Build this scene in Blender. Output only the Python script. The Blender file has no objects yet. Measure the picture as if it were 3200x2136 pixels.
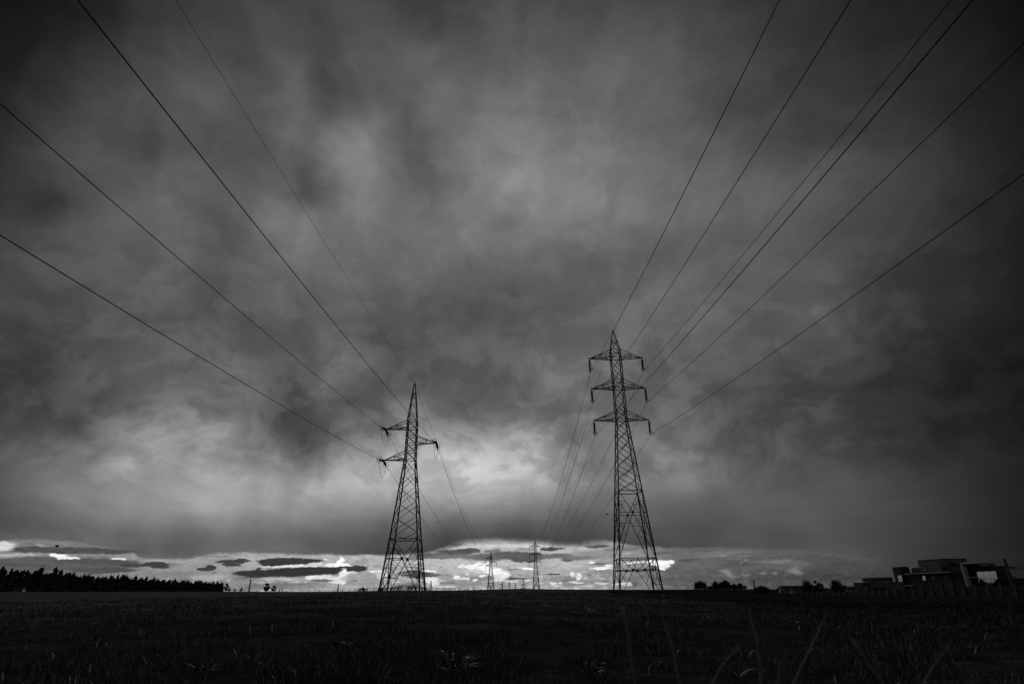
import bpy, math, random
import numpy as np
from math import radians, sin, cos, pi, sqrt, atan2, degrees, hypot
from mathutils import Vector, Matrix, noise

# ---------------------------------------------------------------- camera
scene = bpy.context.scene
COL = scene.collection
rnd = random.Random(7)
EYE = 0.95
cam_data = bpy.data.cameras.new('camera')
cam = bpy.data.objects.new('camera', cam_data); COL.objects.link(cam)
cam_data.lens = 20.0; cam_data.sensor_width = 36.0
cam_data.clip_start = 0.05; cam_data.clip_end = 30000
PITCH, ROLL = 0.413459, 0.0155
cam.matrix_world = Matrix.Translation((0, 0, EYE)) @ Matrix.Rotation(pi/2 + PITCH, 4, 'X') @ Matrix.Rotation(-ROLL, 4, 'Z')
cam_data.dof.use_dof = True; cam_data.dof.focus_distance = 85.0; cam_data.dof.aperture_fstop = 3.6
scene.camera = cam
scene.view_settings.view_transform = 'Standard'
scene.view_settings.look = 'None'
scene.view_settings.exposure = 0.0
scene.view_settings.gamma = 1.0
scene.view_settings.use_curve_mapping = False

# ---------------------------------------------------------------- sun
SUN_AZ, SUN_EL = radians(-3.4), radians(11.4)        # behind the bright patch of cloud
sd = bpy.data.lights.new('sun', 'SUN'); sd.energy = 1.0; sd.angle = radians(14); sd.color = (1, 1, 1)
so = bpy.data.objects.new('sun', sd); COL.objects.link(so)
sv = Vector((sin(SUN_AZ)*cos(SUN_EL), cos(SUN_AZ)*cos(SUN_EL), sin(SUN_EL)))
so.rotation_euler = sv.to_track_quat('Z', 'Y').to_euler()

# ---------------------------------------------------------------- sky
# overcast deck: brightness of the cloud base by (azimuth, elevation) in degrees
DECK = [
    (-53.1, 40.9, 30), (-50.5, 42.5, 25), (-47, 42.9, 37), (-44.3, 45.7, 59), (-40.6, 47.4, 77), (-36.1, 47.9, 70), (-30.2, 48.9, 75), (-25.6, 50.6, 42), (-21.9, 52.3, 107), 
    (-15.4, 52.6, 42), (-8.6, 53.5, 66), (0.8, 54.2, 74), (-51.8, 38, 38), (-49.2, 39.7, 42), (-46.3, 41.2, 57), (-43, 42.8, 74), (-41.7, 43.9, 58), (-38.2, 44.5, 81), 
    (-33.6, 44.8, 61), (-30, 48.2, 104), (-25, 48.5, 80), (-19.1, 49.6, 93), (-12.9, 51.4, 68), (-6.2, 51.7, 76), (0.6, 51, 103), (-50.7, 35.4, 30), (-48, 36.8, 55), 
    (-45.1, 38.2, 67), (-41.8, 39.7, 93), (-38.5, 42.1, 91), (-34.2, 42.5, 106), (-32.7, 44.3, 50), (-28.8, 44.1, 120), (-25.2, 46.1, 50), (-23.8, 43.7, 50), (-20.5, 46.5, 84), 
    (-16.9, 46.2, 74), (-12.7, 49.6, 122), (-11.6, 47.1, 85), (-6, 48.3, 89), (0.5, 47.1, 90), (-49.5, 32.5, 39), (-47, 34.2, 56), (-43.9, 35.1, 92), (-40.9, 36.9, 62), 
    (-37.1, 37.8, 94), (-33.2, 39.1, 79), (-30.6, 38.1, 63), (-28.2, 39, 123), (-26.2, 37.8, 57), (-24.2, 36.5, 50), (-23.1, 39.9, 130), (-18.4, 41, 147), (-18, 43, 145), 
    (-14.7, 42.6, 65), (-12, 43.2, 68), (-8.8, 44.6, 135), (-5.8, 41.9, 104), (0.4, 42.9, 118), (-48.4, 29.4, 32), (-46.5, 30.3, 68), (-45, 28.6, 57), (-43.2, 27.9, 33), 
    (-42.8, 31.8, 102), (-39.6, 33, 84), (-38.2, 35.7, 48), (-36.1, 34.3, 108), (-32.2, 35.4, 104), (-30.7, 37, 60), (-27.9, 34.8, 108), (-23.9, 35.1, 53), (-21.7, 36.7, 125), 
    (-18.5, 39, 157), (-16.1, 38.1, 118), (-13.5, 39, 94), (-10.4, 39.3, 63), (-5.7, 38.4, 125), (0.3, 37.8, 153), (-47.3, 26.3, 75), (-45.1, 25.9, 81), (-44.3, 28.3, 30), 
    (-41.9, 26.5, 120), (-40.4, 26.5, 47), (-38.4, 29, 127), (-35.2, 31.2, 100), (-31.1, 31.1, 66), (-29.2, 31, 90), (-26.6, 31.9, 137), (-23.5, 32.8, 124), (-18.5, 34.2, 125), 
    (-13.1, 34.8, 111), (-7.5, 34.6, 126), (0.2, 34.8, 88), (-46.2, 23, 86), (-43.6, 23.9, 67), (-40.7, 24.8, 102), (-37.5, 25.7, 105), (-34, 26.6, 80), (-31.5, 26.4, 86), 
    (-27.4, 28.1, 98), (-24.7, 30.2, 100), (-21, 27.7, 114), (-16, 28.4, 84), (-10.9, 30.4, 120), (-5.4, 29.7, 85), (0.1, 30.7, 84), (-45.1, 19.5, 87), (-42.5, 20.3, 53), 
    (-39.6, 21, 77), (-36.5, 21.8, 88), (-33.1, 22.6, 79), (-29.4, 23.3, 79), (-25.1, 24.1, 89), (-20.6, 24.7, 68), (-15.5, 23.7, 66), (-10.5, 24.1, 99), (-5.3, 25.9, 67), 
    (0, 26.5, 76), (7.8, 53.9, 90), (12.8, 53.2, 69), (18.7, 51.6, 83), (24.8, 50.3, 62), (30.6, 49.8, 55), (35.3, 47.5, 56), (39.7, 45.7, 48), (44.7, 43.3, 36), 
    (49.1, 41, 35), (52.7, 39.4, 27), (5.1, 49.6, 103), (11.6, 49, 87), (18, 48.6, 125), (23.7, 47, 94), (29.2, 46.1, 77), (33.9, 44, 66), (39.6, 41.8, 48), 
    (44.5, 39.6, 46), (48.6, 37.4, 38), (51.2, 35.8, 28), (2.7, 47, 139), (5.9, 44.1, 75), (11, 45, 112), (17, 44.2, 80), (22.7, 43.1, 92), (26.6, 43.6, 53), 
    (31.1, 40.9, 79), (36.9, 38.9, 68), (43.1, 36.3, 45), (48.2, 33.7, 44), (1.2, 42.3, 140), (8.5, 41.6, 114), (14.6, 41.8, 121), (20, 40, 85), (27.1, 39.2, 100), 
    (31.8, 37.9, 54), (35.8, 35.7, 58), (42, 33.3, 66), (47.1, 30.9, 45), (2.2, 36.9, 137), (10, 36.4, 152), (15.7, 36.6, 127), (21.1, 36.3, 110), (27.8, 35.3, 107), 
    (33.9, 34.4, 120), (38.6, 31.3, 78), (43.1, 29.5, 61), (47, 27.8, 38), (2, 32.2, 137), (9.5, 32.4, 70), (15, 32.4, 83), (20.1, 31, 92), (26.6, 30.3, 110), 
    (32.6, 29.9, 74), (34.6, 27, 61), (39.5, 26, 49), (43.7, 24.5, 46), (46.3, 23.4, 41), (3.7, 27.4, 89), (9, 27.1, 98), (14.4, 28.1, 111), (19.2, 25.9, 123), 
    (25.7, 26.3, 72), (29.4, 23.1, 118), (34.8, 22.7, 76), (40.4, 21.1, 60), (44.3, 19.8, 45), (-44.3, 16.5, 80), (-41.3, 16.7, 57), (-38.2, 17.4, 101), (-34.8, 18, 117), 
    (-31.2, 18.7, 93), (-26.8, 18.7, 135), (-24.3, 18.8, 60), (-19.9, 20.2, 130), (-15.2, 20.6, 110), (-12, 20.8, 53), (-3.5, 21.7, 108), (-43.3, 13.3, 61), (-40.6, 14.1, 60), 
    (-37.5, 12.8, 45), (-35.2, 14.4, 60), (-31.9, 17.1, 87), (-29.3, 16.1, 57), (-26.6, 16.1, 63), (-22.5, 16.6, 48), (-19.6, 17.8, 118), (-13.3, 17.6, 55), (-9.1, 18.1, 155), 
    (-3.5, 17.9, 119), (-1.4, 19.5, 60), (-42.6, 10.8, 82), (-39.7, 10.7, 113), (-37.7, 11, 97), (-34.9, 11.3, 168), (-32.9, 12.6, 177), (-30.8, 11.8, 110), (-29.7, 14.1, 165), 
    (-27.7, 13.2, 180), (-26, 12.2, 107), (-23.3, 13, 125), (-21, 12.6, 82), (-19, 12.7, 121), (-16, 12.9, 171), (-11.4, 13, 180), (-6.6, 13.1, 152), (-3.4, 12.8, 174), 
    (-0.2, 13.4, 169), (-41.9, 8.1, 95), (-39.1, 8.4, 143), (-36.5, 8.6, 168), (-33.5, 8.9, 180), (-30.2, 9.1, 144), (-26.8, 9.4, 127), (-22.8, 9.6, 193), (-18.6, 9.8, 196), 
    (-14.2, 9.9, 193), (-9.7, 10, 208), (-5.9, 10.1, 220), (-1.8, 10.1, 202), (-41.5, 6.5, 89), (-37.7, 6.8, 115), (-33.5, 7.1, 177), (-30.2, 7.5, 190), (-27.7, 7.4, 176), 
    (-26.5, 7.7, 196), (-23.9, 7.6, 158), (-18.4, 7.8, 180), (-12.6, 7.6, 171), (-6.5, 7.7, 177), (-0.2, 7.9, 163), (-41.1, 5.2, 57), (-37.3, 5.2, 87), (-33.2, 5.4, 88), 
    (-28.6, 5.5, 85), (-23.6, 5.7, 80), (-18.2, 5.8, 65), (-12.4, 5.9, 63), (-6.4, 5.9, 47), (-0.3, 5.9, 45), (-40.8, 4.1, 85), (-37.1, 4.3, 78), (-32.9, 4.2, 85), 
    (-28.3, 4.3, 85), (-23.4, 4.4, 85), (-18, 4.7, 78), (-12.3, 4.8, 72), (-6.4, 4.8, 60), (-0.3, 4.7, 62), (0.6, 19.4, 122), (4, 19.3, 129), (3.2, 15.2, 155), 
    (0.5, 13.7, 199), (3.1, 12.4, 196), (5.6, 12.3, 165), (3, 10, 175), (6.1, 9.9, 171), (6, 8.1, 145), (10.8, 10.3, 125), (15.5, 11.2, 125), (15.9, 9.4, 138), 
    (12.1, 7.9, 135), (14.7, 17.1, 89), (19.5, 18.1, 94), (22.2, 16.3, 67), (25.3, 17.3, 67), (30.6, 16.5, 61), (37.5, 15.1, 33), (42.5, 14, 29), (20.1, 12, 72), 
    (24.3, 12.2, 76), (29.7, 12.4, 83), (35.5, 11.5, 40), (40.5, 10.7, 51), (18, 7.8, 84), (22.1, 7.3, 86), (25.9, 6.5, 104), (30.8, 6.6, 87), (35.2, 6.2, 73), 
    (40.4, 7.1, 38), (5.9, 5.7, 51), (11.8, 5.3, 90), (17.6, 5, 67), (24.2, 4.7, 47), (30.2, 4.1, 70), (34.4, 3.4, 60), (39.5, 3.8, 41), (20.1, 3.6, 85), 
    (25.1, 2.9, 80), (29.8, 2.2, 72), (34.1, 2, 55), (38.9, 1.8, 40), (27.1, 0.8, 95), (38.5, 0.3, 42), (-40.3, 2.4, 80), (-30.4, 3, 75), (-20.6, 3.1, 75), 
    (11.7, 3.9, 72), (-35.8, 11.4, 155), (-37.2, 11, 70), (-34.7, 10.3, 121), (-33.6, 10.9, 167), (-32.9, 12.3, 130), (-32, 12.7, 163), (-30.8, 12.5, 157), (-30, 11.3, 100), 
    (-30.8, 9.9, 115), (-32.1, 8.4, 147), (-30.3, 13.7, 90), (-28.9, 12.3, 131), (-28, 13.4, 180), (-27.3, 12.5, 177), (-26, 12.2, 123), (-25.6, 13.4, 75), (-23.5, 14.2, 50), 
    (-21.3, 12.6, 53), (-19.3, 12.5, 50), (-18.2, 11.6, 85), (-23, 10.9, 165), (-20.1, 10.8, 119), (-17.2, 11.2, 145), (-15.2, 11.7, 127), (-24, 9.3, 163), (-27.3, 7.6, 196), 
    (-18.8, 8.3, 193), (-21.7, 8.2, 184), (-14, 9.7, 186), (-12.5, 12.2, 143), (-7.9, 13.1, 143), (-4.6, 12.3, 166), (-1.2, 12.5, 157), (-4.6, 14, 190), (-1.2, 14, 134), 
    (-4.6, 15.3, 105), (-8, 16.5, 104), (-5.8, 17.8, 63), (-2.4, 17.2, 60), (-3.5, 15.5, 90), (-1.2, 16.1, 75), (-21.3, 16.6, 60), (-25.2, 16.6, 112), (-26.6, 18.2, 135), 
    (-19.1, 19.1, 115), (-17.2, 21.1, 110), (-22.7, 15.4, 107), (-19.1, 15.6, 93), (-15.6, 15.8, 60), (-14.7, 17.3, 110), (-15.5, 14.8, 75), (1.2, 13.5, 196), (2.7, 12.7, 134), 
    (4, 11.8, 149), (2, 11, 212), (0.2, 10.6, 192), (3, 9.7, 130), (4.8, 10.5, 113), (6.3, 10.5, 131), (7, 11.7, 111), (9, 12.6, 75), (4.3, 13.9, 90), 
    (5.5, 15.3, 70), (3.2, 15.4, 75), (2.2, 18.2, 70), (4.6, 19.3, 114), (1.3, 19.4, 93), (6.7, 17, 135), (14.7, 10.4, 147), (12.9, 9.3, 90), (16.6, 9.5, 163), 
    (18.8, 10.6, 132), (18.5, 9, 80), (20.6, 9.6, 113), (25.9, 8.4, 78), (14.5, 8.4, 89), (13.3, 7.3, 70), (22, 6.8, 115), (24.7, 7, 108), (29, 7, 81), ]
# lower edge of the deck (azimuth, elevation)
EDGE = [
    (-40.76, 3.93), (-38.01, 4.08), (-34.93, 3.76), (-32.74, 3.48), (-31.53, 2.93), (-29.47, 2.83), (-27.65, 3.15), (-25.74, 3.35), 
    (-23.23, 3.41), (-20.59, 3.32), (-17.88, 3.28), (-17.06, 3.36), (-16.21, 3.26), (-12.23, 3.31), (-9.31, 3.33), (-7.25, 3.68), 
    (-5.76, 4.12), (-4.25, 4.45), (-1.82, 4.49), (-0.29, 4.41), (2.75, 4.22), (4.26, 4.02), (5.77, 3.98), (7.28, 4.21), 
    (8.78, 4.22), (10.24, 3.96), (13.12, 3.6), (17.34, 3.41), (22.65, 3.11), (29.77, 2.18), (39.49, 0.7), ]
# clear strip under the deck (azimuth, brightness)
STRIP = [
    (-40.23, 150), (-37.48, 150), (-34.52, 150), (-31.33, 158), (-25.52, 165), (-17.74, 180), (-12.13, 190), (-4.81, 196), 
    (-0.33, 196), (4.15, 192), (7.99, 172), (10.9, 140), (13.74, 108), (17.07, 94), (22.35, 90), (27.25, 86), 
    (33.84, 66), (39.55, 50), ]
# single clouds in the strip: azimuth, elevation, half width, half height, brightness, softness, opacity
CLOUDS = [
    (-37.92, 3.72, 6.14, 0.293, 118, 0.9, 0.85), (-36.26, 3.38, 4.68, 0.229, 80, 0.35, 1), (-39.96, 3.63, 0.29, 0.109, 120, 0.5, 0.7), (-40.53, 3.59, 0.82, 0.325, 210, 0.35, 1), (-40.12, 2.86, 0.89, 0.194, 175, 0.45, 1), 
    (-39.43, 3.01, 1.09, 0.109, 180, 0.5, 0.9), (-36.91, 2.39, 5.24, 0.537, 92, 0.35, 1), (-33.9, 1.98, 2.29, 0.208, 82, 0.35, 1), (-39.24, 2.29, 2.18, 0.13, 80, 0.6, 0.8), (-34.65, 2.58, 2.67, 0.208, 82, 0.5, 0.8), 
    (-37.07, 3.04, 0.52, 0.113, 255, 0.3, 1), (-36.49, 2.85, 0.67, 0.113, 240, 0.3, 1), (-36.75, 2.91, 0.27, 0.068, 235, 0.4, 1), (-33.21, 2.85, 0.36, 0.094, 230, 0.5, 1), (-38.29, 3.68, 0.38, 0.09, 150, 0.5, 0.8), 
    (-32.07, 2.39, 1.3, 0.119, 70, 0.3, 1), (-30.53, 2.43, 0.9, 0.193, 64, 0.25, 1), (-30.27, 2.26, 0.68, 0.097, 66, 0.3, 1), (-30.03, 1.64, 1.58, 0.192, 130, 0.6, 0.8), (-28.55, 1.66, 1.39, 0.292, 128, 0.6, 0.7), 
    (-26.63, 1.49, 1.44, 0.247, 175, 0.7, 0.8), (-26.87, 2.13, 0.7, 0.149, 64, 0.25, 1), (-26.48, 2.26, 0.39, 0.15, 62, 0.3, 1), (-24.89, 2.7, 1.37, 0.153, 70, 0.25, 1), (-25.04, 2.44, 0.79, 0.127, 68, 0.3, 1), 
    (-24.4, 2.8, 0.55, 0.128, 66, 0.3, 1), (-26.21, 1.81, 0.15, 0.05, 100, 0.3, 1), (-20.33, 2.35, 2.38, 0.105, 228, 0.4, 1), (-20.65, 2.74, 2.44, 0.289, 60, 0.2, 1), (-18.78, 2.77, 1.22, 0.186, 62, 0.3, 1), 
    (-21.82, 2.63, 1.17, 0.235, 60, 0.25, 1), (-18.2, 2.53, 0.6, 0.107, 215, 0.4, 0.9), (-16.04, 2.69, 0.33, 0.351, 255, 0.2, 1), (-16.41, 2.42, 1, 0.161, 245, 0.3, 1), (-15.63, 2.42, 0.39, 0.189, 245, 0.3, 1), 
    (-17.42, 2.88, 0.14, 0.04, 235, 0.4, 1), (-22.47, 1.78, 2.31, 0.308, 57, 0.2, 1), (-20.4, 1.85, 3.16, 0.338, 55, 0.2, 1), (-17.73, 1.97, 3, 0.291, 56, 0.2, 1), (-15.67, 2.04, 1.17, 0.268, 56, 0.2, 1), 
    (-14.47, 2.12, 0.96, 0.297, 60, 0.2, 1), (-22.78, 2.16, 0.18, 0.077, 70, 0.3, 1), (-21.65, 1.47, 2.33, 0.064, 80, 0.4, 1), (-20.85, 1.36, 1.83, 0.155, 185, 0.6, 0.9), (-18.07, 1.39, 0.76, 0.21, 235, 0.35, 1), 
    (-17.26, 1.47, 0.82, 0.158, 225, 0.4, 1), (-15.75, 1.48, 0.33, 0.638, 245, 0.3, 1), (-16.22, 1.17, 0.69, 0.317, 225, 0.4, 1), (-15.23, 1.77, 0.84, 0.107, 225, 0.4, 1), (-14.06, 1.31, 1.63, 0.481, 160, 0.35, 1), 
    (-14.66, 1.1, 0.22, 0.08, 120, 0.4, 0.9), (-13.63, 1.14, 0.39, 0.032, 120, 0.4, 0.8), (-12.7, 1.89, 0.63, 0.108, 240, 0.4, 1), (-12.61, 1.86, 0.29, 0.027, 110, 0.4, 0.9), (-12.24, 1.53, 0.51, 0.378, 205, 0.4, 1), 
    (-13.17, 0.77, 1.27, 0.186, 150, 0.5, 0.9), (-17.36, 1.15, 0.98, 0.131, 108, 0.4, 1), (-16.21, 0.56, 3.01, 0.262, 170, 0.5, 0.8), (-21.03, 0.77, 3.37, 0.23, 118, 0.5, 0.9), (-18.65, 0.64, 1.6, 0.181, 140, 0.5, 0.8), 
    (-9.74, 0.62, 1.73, 0.161, 170, 0.6, 0.7), (-9.28, 1.67, 1.46, 0.301, 74, 0.3, 1), (-8.34, 1.52, 1.17, 0.164, 82, 0.35, 1), (-8.06, 1.88, 0.65, 0.124, 240, 0.3, 1), (-10.09, 1.68, 0.73, 0.082, 120, 0.4, 0.9), 
    (-10.64, 1.22, 0.86, 0.135, 170, 0.5, 0.8), (-7.73, 1.08, 0.58, 0.299, 222, 0.3, 1), (-7.37, 0.8, 0.58, 0.217, 190, 0.4, 1), (-8.01, 0.59, 0.87, 0.135, 175, 0.5, 0.9), (-7.04, 2.2, 0.24, 0.033, 120, 0.4, 1), 
    (-6.43, 1.53, 0.18, 0.041, 120, 0.4, 1), (-7.4, 1.57, 0.59, 0.082, 110, 0.4, 0.9), (-6.41, 0.82, 0.76, 0.109, 118, 0.4, 1), (-6.25, 0.6, 1.17, 0.081, 225, 0.4, 1), (-7.58, 0.94, 0.47, 0.38, 218, 0.35, 1), 
    (-5.44, 3.5, 1.95, 0.254, 92, 0.35, 1), (-4.39, 3.63, 0.84, 0.198, 82, 0.3, 1), (-3.64, 3.56, 0.42, 0.17, 90, 0.4, 1), (-2.28, 3.55, 0.67, 0.114, 110, 0.5, 0.9), (-1.79, 3.57, 0.36, 0.227, 125, 0.5, 0.9), 
    (-7.52, 3.15, 2.08, 0.252, 100, 0.4, 1), (-5.13, 3.13, 2.4, 0.169, 120, 0.5, 1), (-3.33, 2.97, 1.5, 0.253, 118, 0.45, 1), (-1.97, 3.09, 1.81, 0.339, 105, 0.45, 1), (-0.61, 3.19, 1.36, 0.339, 95, 0.45, 1), 
    (0.29, 2.84, 0.72, 0.31, 84, 0.35, 1), (1.04, 3.02, 1.81, 0.395, 92, 0.4, 1), (1.34, 2.65, 0.42, 0.112, 86, 0.4, 1), (3.91, 3.03, 1.8, 0.225, 110, 0.5, 1), (4.94, 2.73, 0.54, 0.196, 98, 0.4, 1), 
    (6.14, 2.82, 1.49, 0.196, 115, 0.5, 1), (-5.76, 4.18, 0.91, 0.142, 115, 0.6, 0.8), (-0.3, 3.95, 3.64, 0.171, 215, 0.7, 0.7), (3.39, 3.66, 1, 0.17, 78, 0.25, 1), (4.3, 3.64, 0.42, 0.085, 88, 0.3, 1), 
    (0.91, 3.65, 0.91, 0.142, 150, 0.6, 0.9), (7.61, 3.8, 1.07, 0.141, 78, 0.35, 1), (6.97, 4.04, 1.8, 0.255, 128, 0.7, 0.8), (9.9, 3.49, 1.76, 0.196, 118, 0.6, 0.9), (8.1, 3.11, 2.37, 0.336, 135, 0.8, 0.8), 
    (-3.32, 1.96, 1.19, 0.278, 250, 0.3, 1), (-4.37, 2.22, 0.78, 0.167, 240, 0.35, 1), (-5.12, 2.32, 0.24, 0.139, 240, 0.4, 1), (-3.56, 2.3, 0.51, 0.279, 252, 0.25, 1), (-2.6, 2.12, 0.6, 0.39, 255, 0.25, 1), 
    (-1.98, 1.78, 0.78, 0.388, 252, 0.3, 1), (-1.23, 1.55, 0.6, 0.304, 245, 0.3, 1), (-0.78, 1.4, 0.36, 0.138, 238, 0.3, 1), (-1.89, 1.2, 1.01, 0.33, 225, 0.45, 1), (-3.32, 2.3, 0.42, 0.056, 200, 0.4, 1), 
    (-4.07, 1.83, 1.07, 0.166, 195, 0.6, 0.9), (-3.17, 1.19, 1.19, 0.275, 140, 0.5, 1), (-3.08, 1.43, 0.39, 0.11, 238, 0.35, 1), (-4.51, 1.53, 0.24, 0.055, 225, 0.4, 1), (-5.24, 1.13, 0.65, 0.219, 150, 0.4, 1), 
    (-5.45, 1.3, 0.21, 0.165, 240, 0.3, 1), (-4.92, 1.21, 0.41, 0.11, 225, 0.4, 1), (-4.44, 1.09, 0.18, 0.164, 225, 0.3, 1), (-4.44, 0.9, 0.89, 0.191, 150, 0.5, 0.9), (-3.7, 1.06, 0.24, 0.164, 230, 0.3, 1), 
    (-4.25, 0.41, 0.15, 0.217, 230, 0.4, 1), (-4.49, 0.47, 0.15, 0.081, 220, 0.4, 1), (-5.37, 0.59, 2.06, 0.217, 138, 0.6, 0.8), (-6.6, 0.52, 1.11, 0.081, 215, 0.5, 0.9), (-1.83, 0.57, 1.48, 0.191, 150, 0.6, 0.8), 
    (-0.21, 1.92, 0.57, 0.039, 125, 0.4, 1), (0.32, 1.41, 0.21, 0.028, 130, 0.4, 1), (0.2, 1.13, 1.13, 0.066, 88, 0.25, 1), (-0.34, 1.12, 0.6, 0.082, 84, 0.3, 1), (1.17, 1.95, 0.66, 0.083, 255, 0.4, 1), 
    (0.63, 2.02, 0.42, 0.045, 248, 0.4, 1), (3.36, 1.45, 0.77, 0.055, 84, 0.3, 1), (3.83, 1.4, 0.36, 0.044, 84, 0.3, 1), (1.14, 0.69, 2.67, 0.191, 160, 0.7, 0.6), (-0.34, 0.9, 0.65, 0.082, 215, 0.5, 0.9), 
    (0.85, 0.94, 0.42, 0.082, 225, 0.5, 0.9), (2.03, 0.73, 0.74, 0.109, 190, 0.6, 0.8), (5.39, 1.06, 0.71, 0.328, 136, 0.25, 1), (5.2, 1.42, 0.24, 0.192, 236, 0.25, 1), (5.81, 1.33, 0.27, 0.219, 238, 0.25, 1), 
    (5.83, 1.14, 0.18, 0.219, 225, 0.35, 1), (5.37, 1.25, 0.3, 0.137, 185, 0.5, 0.9), (4.69, 0.83, 0.41, 0.136, 120, 0.4, 1), (4.97, 0.55, 1.41, 0.163, 140, 0.4, 1), (3.5, 0.63, 0.27, 0.109, 222, 0.4, 1), 
    (4.16, 0.67, 0.21, 0.109, 222, 0.4, 1), (5.28, 0.73, 0.41, 0.082, 225, 0.4, 1), (5.8, 0.64, 0.35, 0.081, 210, 0.4, 1), (3.94, 0.46, 0.41, 0.081, 190, 0.5, 0.9), (6.87, 1.31, 0.21, 0.044, 110, 0.4, 1), 
    (8.48, 0.52, 1.59, 0.189, 150, 0.5, 0.9), (7.91, 0.64, 0.64, 0.108, 205, 0.4, 0.9), (6.87, 0.41, 0.41, 0.108, 200, 0.4, 0.9), (8.21, 0.74, 0.35, 0.081, 110, 0.5, 0.8), (10.21, 0.52, 1.29, 0.161, 215, 0.4, 0.9), 
    (7.15, 2.38, 0.35, 0.072, 252, 0.3, 1), (7.8, 2.28, 0.53, 0.111, 118, 0.3, 1), (8.38, 2.19, 0.47, 0.083, 112, 0.35, 1), (8, 1.87, 1.17, 0.137, 238, 0.35, 1), (8.75, 2.07, 0.59, 0.083, 245, 0.35, 1), 
    (9.91, 1.91, 1.1, 0.219, 150, 0.5, 1), (11.1, 2.27, 0.98, 0.137, 238, 0.35, 1), (11.51, 2.04, 1.21, 0.218, 140, 0.4, 1), (12.83, 2.28, 0.8, 0.218, 248, 0.3, 1), (13.42, 2.19, 0.68, 0.271, 246, 0.3, 1), 
    (14.16, 2.28, 0.42, 0.19, 246, 0.3, 1), (14.34, 2.36, 0.28, 0.108, 244, 0.3, 1), (13.48, 1.75, 0.37, 0.162, 250, 0.3, 1), (13.78, 1.94, 0.45, 0.162, 240, 0.35, 1), (10.45, 3.09, 0.47, 0.083, 170, 0.5, 1), 
    (10.88, 2.96, 1.74, 0.138, 135, 0.6, 0.9), (13.92, 3.08, 1.28, 0.11, 100, 0.5, 0.9), (11.15, 0.8, 0.69, 0.429, 112, 0.45, 1), (10.92, 0.43, 0.29, 0.214, 95, 0.45, 1), (11.93, 0.63, 0.51, 0.374, 130, 0.6, 0.8), 
    (15.71, 1.65, 0.5, 0.08, 122, 1.2, 0.7), (16.99, 1.01, 2.71, 0.577, 94, 1.2, 0.7), (18.96, 2.9, 1.89, 0.16, 124, 1.2, 0.7), (18.74, 2.69, 0.81, 0.106, 134, 1.2, 0.7), (16.96, 2.66, 1.38, 0.081, 113, 1.2, 0.7), 
    (20.73, 2.6, 0.58, 0.105, 122, 1.2, 0.7), (20.21, 2.33, 0.21, 0.079, 132, 1.2, 0.7), (20.81, 2.26, 0.18, 0.104, 124, 1.2, 0.7), (19.64, 2.45, 0.59, 0.079, 119, 1.2, 0.7), (20.3, 2.06, 0.16, 0.065, 134, 1.2, 0.7), 
    (22.33, 2.03, 0.92, 0.103, 122, 1.2, 0.7), (23.24, 2.1, 0.81, 0.179, 119, 1.2, 0.7), (24.13, 2.12, 0.65, 0.178, 115, 1.2, 0.7), (24.69, 1.8, 0.74, 0.252, 107, 1.2, 0.7), (22.38, 1.61, 2.29, 0.205, 96, 1.2, 0.7), 
    (24.39, 1.3, 0.49, 0.226, 140, 1.2, 0.7), (24.67, 1.1, 0.29, 0.175, 124, 1.2, 0.7), (21.99, 1.16, 0.33, 0.102, 126, 1.2, 0.7), (22.84, 1.17, 0.23, 0.127, 132, 1.2, 0.7), (18.93, 1.34, 0.43, 0.209, 145, 1.2, 0.7), 
    (19.27, 1.12, 0.21, 0.156, 155, 1.2, 0.7), (19.54, 0.96, 0.37, 0.181, 134, 1.2, 0.7), (19.96, 1.13, 0.58, 0.207, 88, 1.2, 0.7), (20.42, 1.07, 0.26, 0.103, 120, 1.2, 0.7), (20.31, 1.64, 0.37, 0.078, 88, 1.2, 0.7), ]

TILT = radians(24)                       # the deck is charted on axes tipped up by this much, so that no pole lies in view
def tipped(a, e):
    a, e = radians(a), radians(e); x, y, z = cos(e)*sin(a), cos(e)*cos(a), sin(e)
    y, z = y*cos(TILT)+z*sin(TILT), z*cos(TILT)-y*sin(TILT)
    return degrees(atan2(x, y)), degrees(math.asin(z))
def fit_deck():
    P = np.array([tipped(a, e) for a, e, l in DECK], float); L = np.array([l for a, e, l in DECK], float)
    def d(A, B):
        def v(Q):
            a = np.radians(Q[:, 0]); e = np.radians(Q[:, 1])
            return np.stack([np.cos(e)*np.sin(a), np.cos(e)*np.cos(a), np.sin(e)], 1)
        return np.degrees(np.arccos(np.clip(v(A) @ v(B).T, -1, 1)))
    K = d(P, P); n = len(P); m = L.mean()
    w = np.linalg.solve(K - 4.5*np.eye(n), L - m)
    AZ = np.linspace(-56, 56, 65)
    EL = np.concatenate([np.linspace(-26, 2, 36), np.linspace(4, 40, 19)])
    G = np.array([(a, e) for e in EL for a in AZ])
    V = (d(G, P) @ w + m).reshape(len(EL), len(AZ))
    V = np.clip(V, 14, 235)/255
    m = V.mean()
    U, S, Vt = np.linalg.svd(V - m, full_matrices=False)
    return AZ, EL, m, U, S, Vt

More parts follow.
